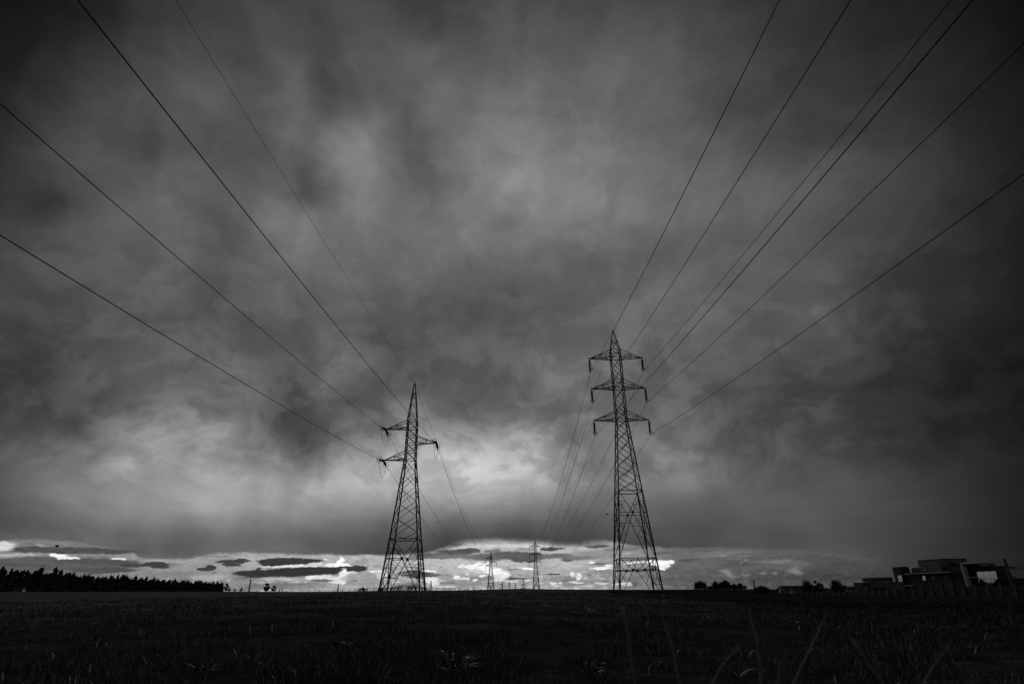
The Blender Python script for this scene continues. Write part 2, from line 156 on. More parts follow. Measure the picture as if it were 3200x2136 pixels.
def build_world():
    w = bpy.data.worlds.new("World"); scene.world = w; w.use_nodes = True
    nt = w.node_tree; N = nt.nodes; K = nt.links; N.clear()
    def node(t, **kw):
        n = N.new(t)
        for k, v in kw.items(): setattr(n, k, v)
        return n
    def put(sock, v):
        if isinstance(v, (int, float, tuple, list)): sock.default_value = v
        else: K.new(v, sock)
    def M(op, a, b=0.0, c=0.0):
        n = node('ShaderNodeMath', operation=op); put(n.inputs[0], a); put(n.inputs[1], b); put(n.inputs[2], c); return n.outputs[0]
    def VM(op, a, b=(0, 0, 0), c=(0, 0, 0)):
        n = node('ShaderNodeVectorMath', operation=op); put(n.inputs[0], a)
        put(n.inputs[1], b)
        if op == 'MULTIPLY_ADD': put(n.inputs[2], c)
        return n.outputs['Value'] if op in ('LENGTH', 'DOT_PRODUCT') else n.outputs[0]
    def mapr(v, a, b, c, d, kind='LINEAR', clamp=True):
        n = node('ShaderNodeMapRange', interpolation_type=kind)
        if kind == 'LINEAR': n.clamp = clamp
        put(n.inputs[0], v)
        for i, q in enumerate((a, b, c, d)): put(n.inputs[1+i], q)
        return n.outputs[0]
    def mix(f, a, b):
        n = node('ShaderNodeMix', data_type='FLOAT'); put(n.inputs[0], f); put(n.inputs[2], a); put(n.inputs[3], b); return n.outputs[0]
    def curve(v, pts):
        n = node('ShaderNodeFloatCurve'); cm = n.mapping; c = cm.curves[0]
        cm.use_clip = False
        ys = [p[1] for p in pts]; lo, hi = min(ys), max(ys); hi = max(hi, lo + 1e-6)
        q = [(p[0], (p[1]-lo)/(hi-lo)) for p in pts]
        c.points[0].location = q[0]; c.points[1].location = q[-1]
        for x, y in q[1:-1]: c.points.new(x, y)
        for p in c.points: p.handle_type = 'AUTO_CLAMPED'
        cm.update()
        put(n.inputs['Value'], v)
        return M('MULTIPLY_ADD', n.outputs[0], hi-lo, lo)
    def fbm(vec, scale, detail, rough=0.5, lac=2.0):
        n = node('ShaderNodeTexNoise', noise_dimensions='3D'); put(n.inputs['Vector'], vec)
        n.inputs['Scale'].default_value = scale; n.inputs['Detail'].default_value = detail
        n.inputs['Roughness'].default_value = rough; n.inputs['Lacunarity'].default_value = lac
        return n
    tc = node('ShaderNodeTexCoord'); D = tc.outputs['Generated']
    sp = node('ShaderNodeSeparateXYZ'); K.new(D, sp.inputs[0]); x, y, z = sp.outputs
    az = M('MULTIPLY', M('ARCTAN2', x, y), 180/pi)
    el = M('MULTIPLY', M('ARCSINE', z), 180/pi)
    # ---- the overcast deck
    zz = M('ADD', M('MAXIMUM', z, 0.0), 0.22)
    cb = node('ShaderNodeCombineXYZ'); K.new(M('DIVIDE', x, zz), cb.inputs[0]); K.new(M('DIVIDE', y, zz), cb.inputs[1]); K.new(z, cb.inputs[2])
    plane = cb.outputs[0]                                   # a point on the flat cloud base, seen in perspective
    rot = node('ShaderNodeMapping'); K.new(plane, rot.inputs[0]); rot.inputs['Rotation'].default_value = (0, 0, radians(7)); rot.inputs['Scale'].default_value = (1.0, 0.42, 1.0)
    wn = fbm(D, 5.5, 4, 0.55)
    wv = VM('SUBTRACT', wn.outputs['Color'], (0.5, 0.5, 0.5))
    ws = node('ShaderNodeSeparateXYZ'); K.new(wv, ws.inputs[0])
    grow = mapr(el, 2.0, 22.0, 0.2, 1.0)
    yt = M('ADD', M('MULTIPLY', y, cos(TILT)), M('MULTIPLY', z, sin(TILT)))
    zt = M('SUBTRACT', M('MULTIPLY', z, cos(TILT)), M('MULTIPLY', y, sin(TILT)))
    azt = M('MULTIPLY', M('ARCTAN2', x, yt), 180/pi); elt = M('MULTIPLY', M('ARCSINE', zt), 180/pi)
    az2 = M('MULTIPLY_ADD', M('MULTIPLY', ws.outputs[0], grow), 8.0, azt)
    el2 = M('MULTIPLY_ADD', M('MULTIPLY', ws.outputs[1], grow), 7.0, elt)
    AZ, EL, m, U, S, Vt = fit_deck()
    an = M('MULTIPLY_ADD', az2, 1/112.0, 0.5)
    en = M('MULTIPLY_ADD', el2, 1/66.0, 26/66.0)
    L = m
    for k in range(18):
        f = curve(an, [((a+56)/112.0, v) for a, v in zip(AZ, Vt[k])])
        g = curve(en, [((e+26)/66.0, u*S[k]) for e, u in zip(EL, U[:, k])])
        L = M('MULTIPLY_ADD', f, g, L)
    L = M('MAXIMUM', M('MINIMUM', L, 0.93), 0.045)
    # outside the frame the same grey deck goes on, evenly
    side = mapr(yt, 0.58, 0.2, 0.0, 1.0, 'SMOOTHSTEP')
    L = mix(side, L, 0.36)
    wq = fbm(rot.outputs[0], 1.1, 3, 0.5)
    rw = VM('ADD', rot.outputs[0], VM('MULTIPLY', VM('SUBTRACT', wq.outputs['Color'], (0.5, 0.5, 0.5)), (0.7, 0.7, 0.7)))
    n1 = fbm(rw, 3.0, 8, 0.6); n2 = fbm(VM('ADD', D, VM('MULTIPLY', wv, (0.25, 0.25, 0.25))), 7.0, 7, 0.55)
    amt = mapr(az, 6, 30, 1.0, 0.42)
    d1 = M('MULTIPLY', M('SUBTRACT', n1.outputs[0], 0.5), 0.38)
    d2 = M('MULTIPLY', M('SUBTRACT', n2.outputs[0], 0.5), 0.30)
    det = M('MULTIPLY_ADD', M('ADD', d1, d2), amt, 1.0)
    n6 = fbm(VM('ADD', VM('MULTIPLY', D, (1.0, 1.0, 1.5)), VM('MULTIPLY', wv, (0.2, 0.2, 0.2))), 13.0, 7, 0.58)      # billows at the foot of the deck
    bel = M('MULTIPLY', mapr(el, 7.0, 11.0, 0.0, 1.0), mapr(el, 16.0, 30.0, 1.0, 0.35))
    bil = M('MULTIPLY', M('SUBTRACT', mapr(n6.outputs[0], 0.38, 0.62, 0.0, 1.0, 'SMOOTHSTEP'), 0.5), 0.20)
    det = M('MULTIPLY_ADD', bil, bel, det)
    lowd = mapr(el, 1.5, 7.0, 0.25, 1.0)
    det = mix(lowd, 1.0, det)
    n3 = fbm(VM('MULTIPLY', D, (1.0, 1.0, 9.0)), 7.0, 5, 0.5)       # layered streaks low in the deck
    st = M('MULTIPLY_ADD', M('SUBTRACT', n3.outputs[0], 0.5), mapr(el, 4.0, 14.0, 0.13, 0.0), 1.0)
    upper = M('MULTIPLY', M('MULTIPLY', L, det), st)
    # ---- the strip under the deck
    cb2 = node('ShaderNodeCombineXYZ'); K.new(az, cb2.inputs[0]); K.new(el, cb2.inputs[1])
    ae = cb2.outputs[0]
    wa = fbm(VM('MULTIPLY', ae, (0.75, 1.8, 1.0)), 1.0, 5, 0.6)
    wb = fbm(VM('MULTIPLY', ae, (3.4, 6.5, 1.0)), 1.0, 5, 0.65)
    w1 = VM('MULTIPLY', VM('SUBTRACT', wa.outputs['Color'], (0.5, 0.5, 0.5)), (1.25, 0.34, 0))
    w2 = VM('MULTIPLY', VM('SUBTRACT', wb.outputs['Color'], (0.5, 0.5, 0.5)), (0.50, 0.24, 0))
    aw = VM('ADD', VM('ADD', ae, w1), w2)
    sw = node('ShaderNodeSeparateXYZ'); K.new(aw, sw.inputs[0]); azw, elw = sw.outputs[0], sw.outputs[1]
    azn = M('MULTIPLY_ADD', azw, 1/100.0, 0.5)
    base = curve(azn, [((a+50)/100.0, l/255.0) for a, l in STRIP])
    base = M('MULTIPLY', base, mapr(el, 0.3, 2.7, 0.74, 1.02, 'SMOOTHSTEP'))
    glow = mapr(el, 0.15, 0.75, 0.22, 0.0, 'SMOOTHSTEP')
    base = M('MULTIPLY', base, M('ADD', glow, 1.0))
    # the clear air itself comes from the physical sky
    sky = node('ShaderNodeTexSky', sky_type='NISHITA'); sky.sun_disc = False
    sky.sun_elevation = SUN_EL; sky.sun_rotation = SUN_AZ; sky.air_density = 1.0; sky.dust_density = 2.0
    bw = node('ShaderNodeRGBToBW'); K.new(sky.outputs[0], bw.inputs[0])
    clear = M('POWER', M('MINIMUM', M('MULTIPLY', bw.outputs[0], 0.05), 1.0), 1/2.2)
    base = mix(0.12, base, clear)
    n4 = fbm(VM('MULTIPLY', ae, (0.28, 1.5, 1.0)), 1.0, 6, 0.6)
    base = M('MULTIPLY', base, M('MULTIPLY_ADD', M('SUBTRACT', n4.outputs[0], 0.5), 0.22, 1.0))
    frag = fbm(VM('MULTIPLY', aw, (0.45, 2.7, 1.0)), 1.0, 6, 0.6)
    fm = mapr(frag.outputs[0], 0.53, 0.63, 0.0, 0.55, 'SMOOTHSTEP')
    base = mix(M('MULTIPLY', M('MULTIPLY', fm, mapr(el, 0.9, 1.6, 0.25, 1.0)), M('MULTIPLY', mapr(az, 15.0, 24.0, 1.0, 0.35), mapr(M('ABSOLUTE', az), 6.0, 13.0, 0.15, 0.8))), base, M('MULTIPLY', base, 0.62))
    cum = fbm(VM('MULTIPLY', aw, (1.5, 3.4, 1.0)), 1.0, 6, 0.62)
    cm_ = M('MULTIPLY', mapr(cum.outputs[0], 0.50, 0.60, 0.0, 1.0, 'SMOOTHSTEP'), M('MULTIPLY', mapr(el, 0.9, 1.9, 0.7, 0.06, 'SMOOTHSTEP'), mapr(az, 15.0, 24.0, 1.0, 0.4)))
    base = mix(cm_, M('MULTIPLY', base, 0.9), M('MULTIPLY', base, 1.22))
    cur = base
    for (ca, ce, hw, hh, l, so_, op) in CLOUDS:
        r = VM('LENGTH', VM('MULTIPLY_ADD', aw, (1/hw, 1/hh, 0), (-ca/hw, -ce/hh, 0)))
        f = mapr(r, 1+so_*0.7, 1-so_*0.7, 0.0, op, 'SMOOTHSTEP')
        cur = mix(f, cur, l/255.0)
    cur = M('MULTIPLY', cur, M('MULTIPLY_ADD', M('SUBTRACT', n4.outputs[0], 0.5), 0.25, 1.0))
    puff = fbm(VM('ADD', VM('MULTIPLY', ae, (1.7, 3.6, 1.0)), VM('MULTIPLY', wa.outputs['Color'], (1.5, 1.5, 0))), 1.0, 6, 0.66)
    cur = M('MULTIPLY', cur, M('MULTIPLY_ADD', M('SUBTRACT', puff.outputs[0], 0.5), 0.40, 1.0))
    edge = curve(azn, [((a+50)/100.0, e) for a, e in EDGE])
    over = M('DIVIDE', M('SUBTRACT', elw, edge), mapr(M('ABSOLUTE', az), 5.0, 11.0, 0.42, 0.15)); over = mapr(over, -1.0, 1.0, 0.0, 1.0, 'SMOOTHSTEP')
    soft = mapr(M('SUBTRACT', el, edge), -0.3, 1.2, 0.0, 1.0, 'SMOOTHSTEP')
    over = mix(mapr(M('ABSOLUTE', M('SUBTRACT', az, 2.0)), 14, 24, 0.0, 0.6), over, mix(0.5, over, soft))
    lower = mix(over, cur, upper)
    right = mapr(az, 27.0, 36.0, 0.0, 0.9, 'SMOOTHSTEP')      # the deck reaches the horizon on the right
    lower = mix(right, lower, upper)
    def bg(v):
        lin = M('POWER', M('MAXIMUM', v, 0.0), 2.2)
        c = node('ShaderNodeCombineColor'); [K.new(lin, s) for s in c.inputs[:3]]
        b = node('ShaderNodeBackground'); K.new(c.outputs[0], b.inputs[0]); b.inputs[1].default_value = 1.0
        return b.outputs[0]
    ms = node('ShaderNodeMixShader'); K.new(M('GREATER_THAN', el, 7.0), ms.inputs[0])
    K.new(bg(lower), ms.inputs[1]); K.new(bg(upper), ms.inputs[2])
    out = node('ShaderNodeOutputWorld'); K.new(ms.outputs[0], out.inputs[0])
build_world()

# ---------------------------------------------------------------- helpers
def tag(o, label=None, cat=None, group=None, kind=None):
    if label: o['label'] = label
    if cat: o['category'] = cat
    if group: o['group'] = group
    if kind: o['kind'] = kind
    return o
def empty(name, loc=(0, 0, 0), rz=0.0, label=None, cat=None, group=None):
    o = bpy.data.objects.new(name, None); COL.objects.link(o)
    o.location = loc; o.rotation_euler = (0, 0, rz); o.empty_display_size = 0.5
    return tag(o, label, cat, group)
def link(name, me, parent=None, loc=None, rot=None, scale=None):
    o = bpy.data.objects.new(name, me); COL.objects.link(o)
    if parent: o.parent = parent
    if loc is not None: o.location = loc
    if rot is not None: o.rotation_euler = rot
    if scale is not None: o.scale = scale
    return o
def mesh(name, v, f, mat, smooth=False):
    me = bpy.data.meshes.new(name); me.from_pydata([tuple(p) for p in v], [], f); me.materials.append(mat)
    if smooth: me.polygons.foreach_set('use_smooth', [True]*len(me.polygons))
    me.update(); return me
def copy_tree(o, parent=None):
    c = o.copy(); COL.objects.link(c)
    if parent is not None:
        mpi = o.matrix_parent_inverse.copy(); c.parent = parent; c.matrix_parent_inverse = mpi
    for ch in list(o.children): copy_tree(ch, c)
    return c
def grey(name, a, b=None, scale=3.0, rough=0.8, spec=0.2, bump=0.0, bscale=40.0, metal=0.0):
    """matt grey surface whose tone wanders between a and b"""
    m = bpy.data.materials.new(name); m.use_nodes = True; nt = m.node_tree; p = nt.nodes['Principled BSDF']
    b = a if b is None else b
    tc = nt.nodes.new('ShaderNodeTexCoord')
    n = nt.nodes.new('ShaderNodeTexNoise'); n.inputs['Scale'].default_value = scale; n.inputs['Detail'].default_value = 5
    nt.links.new(tc.outputs['Object'], n.inputs['Vector'])
    r = nt.nodes.new('ShaderNodeValToRGB'); r.color_ramp.elements[0].position = 0.3; r.color_ramp.elements[1].position = 0.7
    r.color_ramp.elements[0].color = (a, a, a, 1); r.color_ramp.elements[1].color = (b, b, b, 1)
    nt.links.new(n.outputs[0], r.inputs[0]); nt.links.new(r.outputs[0], p.inputs['Base Color'])
    p.inputs['Roughness'].default_value = rough; p.inputs['Specular IOR Level'].default_value = spec; p.inputs['Metallic'].default_value = metal
    if bump:
        n2 = nt.nodes.new('ShaderNodeTexNoise'); n2.inputs['Scale'].default_value = bscale; n2.inputs['Detail'].default_value = 4
        nt.links.new(tc.outputs['Object'], n2.inputs['Vector'])
        bp = nt.nodes.new('ShaderNodeBump'); bp.inputs['Strength'].default_value = bump; bp.inputs['Distance'].default_value = 0.05
        nt.links.new(n2.outputs[0], bp.inputs['Height']); nt.links.new(bp.outputs[0], p.inputs['Normal'])
    return m
STEEL = grey('weathered_steel', .035, .06, 1.5, .75, .15)
CABLE = grey('aluminium_cable', .03, .045, 2.0, .7, .15)
PORC = grey('dark_glazed_porcelain', .02, .035, 4.0, .5, .3)
CONC = grey('concrete', .16, .24, 2.0, .9, .1, .3, 20)
LEAF = grey('dark_foliage', .018, .04, .8, .9, .05)
BARK = grey('bark', .04, .07, 5.0, .95, .05)
BLADE = grey('grass_blade', .012, .085, .7, .85, .1)
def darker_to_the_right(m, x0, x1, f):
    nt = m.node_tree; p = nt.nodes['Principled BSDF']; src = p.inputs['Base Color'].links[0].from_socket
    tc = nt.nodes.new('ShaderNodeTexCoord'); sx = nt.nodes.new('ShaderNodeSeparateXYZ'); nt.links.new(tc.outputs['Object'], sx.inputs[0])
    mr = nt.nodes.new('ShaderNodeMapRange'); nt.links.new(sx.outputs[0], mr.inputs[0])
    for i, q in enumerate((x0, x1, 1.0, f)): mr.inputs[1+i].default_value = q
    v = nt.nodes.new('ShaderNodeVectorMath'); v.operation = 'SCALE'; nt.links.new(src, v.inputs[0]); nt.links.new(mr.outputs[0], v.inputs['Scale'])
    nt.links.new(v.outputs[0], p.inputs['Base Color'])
darker_to_the_right(BLADE, 3, 16, .4)                # falloff of light toward the right, painted into the blade colour
DRY = grey('dry_grass', .09, .2, 9.0, .85, .1)
STRAW = grey('pale_seed_grass', .085, .14, 9.0, .85, .1)

def frame_of(p, q):
    d = (Vector(q)-Vector(p)); l = d.length; d.normalize()
    up = Vector((0, 0, 1)) if abs(d.z) < .95 else Vector((0, 1, 0))
    s = d.cross(up).normalized(); t = s.cross(d).normalized()
    return d, s, t, l
def angle_bar(V, F, p, q, w, th=None):
    """a steel angle section (an L of two flanges) from p to q"""
    th = th or w*.3
    d, s, t, l = frame_of(p, q)
    prof = [(-.5, -.5), (.5, -.5), (.5, -.5+th/w), (-.5+th/w, -.5+th/w), (-.5+th/w, .5), (-.5, .5)]
    b = len(V)
    for e in (Vector(p), Vector(q)):
        for a, c in prof: V.append(e + s*(a*w) + t*(c*w))
    for i in range(6):
        j = (i+1) % 6; F.append((b+i, b+j, b+6+j, b+6+i))
    F.append((b+5, b+4, b+3, b+0)); F.append((b+3, b+2, b+1, b+0)); F.append((b+6, b+9, b+10, b+11)); F.append((b+6, b+7, b+8, b+9))
TH = 1.0        # members of the far pylons are a heavier section
def bar_obj(name, p, q, w, parent, mat=None):
    w = w*TH; p = Vector(p); q = Vector(q); V, F = [], []
    angle_bar(V, F, p, q, w)
    return link(name, mesh(name, V, F, mat or STEEL), parent)
def tube(V, F, pts, rad, n=6, cap=True):
    rs = rad if isinstance(rad, (list, tuple)) else [rad]*len(pts)
    b = len(V); pts = [Vector(p) for p in pts]
    for i, p in enumerate(pts):
        d = (pts[min(i+1, len(pts)-1)] - pts[max(i-1, 0)]).normalized()
        up = Vector((0, 0, 1)) if abs(d.z) < .9 else Vector((1, 0, 0))
        s = d.cross(up).normalized(); t = s.cross(d)
        for k in range(n):
            a = 2*pi*k/n; V.append(p + s*(cos(a)*rs[i]) + t*(sin(a)*rs[i]))
    for i in range(len(pts)-1):
        for k in range(n):
            a = b+i*n+k; c = b+i*n+(k+1) % n
            F.append((a, c, c+n, a+n))
    if cap:
        F.append(tuple(range(b+n-1, b-1, -1))); e = b+(len(pts)-1)*n; F.append(tuple(range(e, e+n)))
def tube_obj(name, pts, rad, mat, parent=None, n=6, closed=False):
    V, F = [], []
    if closed:
        m = len(pts); pts = [Vector(p) for p in pts]
        for i, p in enumerate(pts):
            d = (pts[(i+1) % m]-pts[i-1]).normalized(); up = Vector((0, 0, 1)) if abs(d.z) < .9 else Vector((0, 1, 0))
            s = d.cross(up).normalized(); t = s.cross(d)
            for k in range(n):
                a = 2*pi*k/n; V.append(p+s*(cos(a)*rad)+t*(sin(a)*rad))
        for i in range(m):
            for k in range(n):
                F.append((i*n+k, i*n+(k+1) % n, ((i+1) % m)*n+(k+1) % n, ((i+1) % m)*n+k))
    else: tube(V, F, pts, rad, n)
    return link(name, mesh(name, V, F, mat, True), parent)
def lathe(prof, n, mat, name):
    V, F = [], []
    for r, z in prof:
        for k in range(n): V.append((r*cos(2*pi*k/n), r*sin(2*pi*k/n), z))
    for i in range(len(prof)-1):
        for k in range(n): F.append((i*n+k, i*n+(k+1) % n, (i+1)*n+(k+1) % n, (i+1)*n+k))
    F.append(tuple(range(n-1, -1, -1))); F.append(tuple(range((len(prof)-1)*n, len(prof)*n)))
    return mesh(name, V, F, mat, True)
def box(V, F, x0, x1, y0, y1, z0, z1):
    b = len(V)
    V += [(x0, y0, z0), (x1, y0, z0), (x1, y1, z0), (x0, y1, z0), (x0, y0, z1), (x1, y0, z1), (x1, y1, z1), (x0, y1, z1)]
    F += [(b+3, b+2, b+1, b), (b+4, b+5, b+6, b+7), (b, b+1, b+5, b+4), (b+1, b+2, b+6, b+5), (b+2, b+3, b+7, b+6), (b+3, b, b+4, b+7)]
def box_obj(name, x0, x1, y0, y1, z0, z1, mat, parent=None):
    V, F = [], []; box(V, F, x0, x1, y0, y1, z0, z1)
    return link(name, mesh(name, V, F, mat), parent)
def interp(x, xs, ys):
    if x <= xs[0]: return ys[0]
    for i in range(1, len(xs)):
        if x <= xs[i]:
            t = (x-xs[i-1])/(xs[i]-xs[i-1]); return ys[i-1]*(1-t)+ys[i]*t
    return ys[-1]

# ---------------------------------------------------------------- ground
TY = [0, 12, 40, 80, 120, 160, 200, 250, 400, 550, 750, 1200, 3000, 9000]
TU = {-.95: [0, .1, .5, 1.25, 1.95, 2.6, 3.2, 4.0, 4.2, 4.2, 4.2, 4.0, 0, -25],
      -.82: [0, .1, .5, 1.25, 1.9, 2.5, 3.1, 3.8, 4.4, 4.4, 4.4, 4.2, 0, -25],
      -.65: [0, .1, .5, 1.15, 1.7, 2.2, 2.65, 3.25, 4.7, 5.0, 5.0, 4.6, 0, -25],
      -.55: [0, .1, .5, 1.15, 1.65, 2.1, 2.5, 2.95, 4.2, 5.4, 5.6, 5.0, 0, -25],
      -.45: [0, .1, .5, 1.15, 1.55, 1.9, 2.2, 2.55, 3.65, 4.7, 6.1, 5.5, 0, -25],
      -.37: [0, .1, .5, 1.15, 1.5, 1.75, 2.0, 2.3, 3.15, 4.0, 4.9, 3.0, -4, -28],
      -.20: [0, .1, .5, 1.30, 1.52, 1.62, 1.65, 1.6, .8, 0, -4, -8, -15, -30],
      -.10: [0, .1, .45, 1.15, 1.40, 1.52, 1.5, 1.3, -1.0, -5, -12, -16, -20, -32],
      0.00: [0, .05, .4, 1.05, 1.45, 1.70, 1.85, 1.6, -2.0, -6, -13, -17, -20, -32],
      0.05: [0, .05, .35, .9, 1.25, 1.48, 1.6, 1.4, -2.5, -6, -13, -17, -20, -32],
      0.10: [0, .0, .3, .75, 1.05, 1.3, 1.4, 1.3, -2.0, -5, -12, -16, -20, -32],
      0.20: [0, .0, .1, .40, .72, .98, 1.03, 1.0, -.5, -3, -8, -14, -20, -32],
      0.28: [0, -.03, 0., .15, .42, .70, .82, .82, .80, .75, -2, -8, -18, -32],
      0.37: [0, -.05, -.1, -.10, -.1, .25, .5, .68, .60, .3, .1, -4, -16, -32],
      0.43: [0, -.08, -.2, -.30, -.45, -.55, -.9, -2.0, -2.4, -2.0, -.8, -3, -14, -32],
      0.50: [0, -.10, -.3, -.48, -.62, -.75, -1.5, -2.8, -3.0, -2.6, -2.0, -4, -14, -32],
      0.60: [0, -.12, -.35, -.58, -.80, -1.0, -1.6, -2.2, -2.6, -2.8, -3.0, -5, -14, -32],
      0.80: [0, -.12, -.38, -.65, -.85, -1.0, -1.2, -1.4, -2.0, -2.6, -3.0, -5, -14, -32]}
TK = sorted(TU)
def smooth(a, b, x):
    t = min(1, max(0, (x-a)/(b-a))); return t*t*(3-2*t)
def ground(x, y, fine=True):
    r = hypot(x, y)
    yy = max(y, 1e-3); u = max(TK[0], min(TK[-1], x/yy))
    Y = max(y, r*0.72)
    i = 1
    while i < len(TK)-1 and TK[i] < u: i += 1
    a, b = TK[i-1], TK[i]; t = (u-a)/(b-a)
    z = interp(Y, TY, TU[a])*(1-t)+interp(Y, TY, TU[b])*t
    back = smooth(radians(50), radians(85), abs(atan2(x, y)))
    z = z*(1-back) + (-0.004*r)*back
    if fine:
        n = noise.noise(Vector((x*.35, y*.35, 0)))*.05 + noise.noise(Vector((x*1.6, y*1.6, 3)))*.045 + noise.noise(Vector((x*.12, y*.9, 7)))*.07
        z += n*smooth(1.0, 8, r)*(1-smooth(60, 140, r))
    return z
def build_ground():
    V, F = [(0, 0, ground(0, 0))], []
    NA = 420; rs = []; r = .4
    while r < 9000: rs.append(r); r *= 1.045
    # finer angles where the camera looks
    ang = [radians(-62+124*i/300) for i in range(301)] + [radians(62+236*i/60) for i in range(1, 60)]
    n = len(ang)
    for r in rs:
        for a in ang:
            x, y = r*sin(a), r*cos(a); V.append((x, y, ground(x, y)))
    for k in range(n): F.append((0, 1+(k+1) % n, 1+k))
    for i in range(len(rs)-1):
        for k in range(n):
            a = 1+i*n+k; b = 1+i*n+(k+1) % n; F.append((a, b, b+n, a+n))
    m = bpy.data.materials.new('field_soil_and_grass'); m.use_nodes = True; nt = m.node_tree; p = nt.nodes['Principled BSDF']
    tc = nt.nodes.new('ShaderNodeTexCoord')
    def nz(sx, sy, d=6, rough=.6):
        mp = nt.nodes.new('ShaderNodeMapping'); mp.inputs['Scale'].default_value = (sx, sy, 1); nt.links.new(tc.outputs['Object'], mp.inputs[0])
        q = nt.nodes.new('ShaderNodeTexNoise'); q.inputs['Scale'].default_value = 1; q.inputs['Detail'].default_value = d; q.inputs['Roughness'].default_value = rough
        nt.links.new(mp.outputs[0], q.inputs[0]); return q.outputs[0]
    def ramp(v, p0, c0, p1, c1):
        r_ = nt.nodes.new('ShaderNodeValToRGB'); e = r_.color_ramp.elements; e[0].position = p0; e[1].position = p1
        e[0].color = (c0, c0, c0, 1); e[1].color = (c1, c1, c1, 1); nt.links.new(v, r_.inputs[0]); return r_.outputs[0]
    a = ramp(nz(.05, .3), .35, .05, .68, .12); b = ramp(nz(1.6, 3.4, 9, .75), .32, .35, .7, 1.8)
    mx = nt.nodes.new('ShaderNodeMix'); mx.data_type = 'RGBA'; mx.blend_type = 'MULTIPLY'; mx.inputs[0].default_value = 1
    # vignette-like dimming toward the right, put into the soil colour
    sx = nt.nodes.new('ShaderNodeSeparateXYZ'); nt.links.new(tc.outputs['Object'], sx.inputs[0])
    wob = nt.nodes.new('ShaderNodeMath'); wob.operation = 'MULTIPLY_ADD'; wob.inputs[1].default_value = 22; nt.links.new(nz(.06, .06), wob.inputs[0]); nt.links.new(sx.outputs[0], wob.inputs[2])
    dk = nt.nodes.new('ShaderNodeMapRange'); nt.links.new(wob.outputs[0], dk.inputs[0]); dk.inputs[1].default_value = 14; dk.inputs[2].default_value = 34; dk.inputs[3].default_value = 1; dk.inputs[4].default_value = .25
    # ground colour is darker in front and paler farther out
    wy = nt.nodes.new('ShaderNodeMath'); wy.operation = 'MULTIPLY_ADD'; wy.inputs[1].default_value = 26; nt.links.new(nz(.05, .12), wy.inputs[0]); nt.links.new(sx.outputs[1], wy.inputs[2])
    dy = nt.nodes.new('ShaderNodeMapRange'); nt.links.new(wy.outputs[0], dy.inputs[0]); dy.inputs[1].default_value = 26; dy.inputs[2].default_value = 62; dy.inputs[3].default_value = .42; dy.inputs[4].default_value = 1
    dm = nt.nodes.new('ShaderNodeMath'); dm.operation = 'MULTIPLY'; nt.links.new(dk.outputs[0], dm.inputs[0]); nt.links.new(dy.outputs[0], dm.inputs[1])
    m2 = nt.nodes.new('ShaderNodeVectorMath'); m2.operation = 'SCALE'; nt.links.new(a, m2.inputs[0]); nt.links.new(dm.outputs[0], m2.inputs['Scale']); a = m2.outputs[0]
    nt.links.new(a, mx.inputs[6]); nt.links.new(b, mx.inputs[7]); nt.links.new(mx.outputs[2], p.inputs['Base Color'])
    p.inputs['Roughness'].default_value = 1; p.inputs['Specular IOR Level'].default_value = 0.0
    bp = nt.nodes.new('ShaderNodeBump'); bp.inputs['Strength'].default_value = .7; bp.inputs['Distance'].default_value = .08
    nt.links.new(nz(9, 9, 6, .7), bp.inputs['Height']); nt.links.new(bp.outputs[0], p.inputs['Normal'])
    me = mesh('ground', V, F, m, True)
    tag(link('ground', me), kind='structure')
build_ground()

# ---------------------------------------------------------------- lattice pylons
def face_pt(half, face, s, z):
    h = half(z)
    return Vector({0: (s*h, -h, z), 1: (h, s*h, z), 2: (-s*h, h, z), 3: (-h, -s*h, z)}[face])
def gusset(parent, half, face, s, z, w=.24):
    p = face_pt(half, face, s, z); n = {0: (0, -1), 1: (1, 0), 2: (0, 1), 3: (-1, 0)}[face]
    hx, hy = (w/2, .02) if n[0] == 0 else (.02, w/2)
    o = box_obj('gusset_plate', -hx, hx, -hy, hy, -w/2, w/2, STEEL, parent); o.location = p
def legs(parent, half, zs, w):
    for sx, sy in ((-1, -1), (1, -1), (1, 1), (-1, 1)):
        V, F = [], []
        for i in range(len(zs)-1):
            z0, z1 = zs[i], zs[i+1]; h0, h1 = half(z0), half(z1)
            angle_bar(V, F, (sx*h0, sy*h0, z0), (sx*h1, sy*h1, z1), w[i]*TH)
        link('leg', mesh('leg', V, F, STEEL), parent)
def xpanel(parent, half, z0, z1, w=.075):
    for f in range(4):
        bar_obj('brace', face_pt(half, f, -1, z0), face_pt(half, f, 1, z1), w, parent)
        bar_obj('brace', face_pt(half, f, 1, z0), face_pt(half, f, -1, z1), w, parent)
def ring(parent, half, z, w=.09):
    for f in range(4): bar_obj('crossbar', face_pt(half, f, -1, z), face_pt(half, f, 1, z), w, parent)
def seg(parent, half, f, s1, z1, s2, z2, w=.065):
    bar_obj('brace', face_pt(half, f, s1, z1), face_pt(half, f, s2, z2), w, parent)
def at_z(s1, z1, s2, z2, z): return s1+(s2-s1)*(z-z1)/(z2-z1)
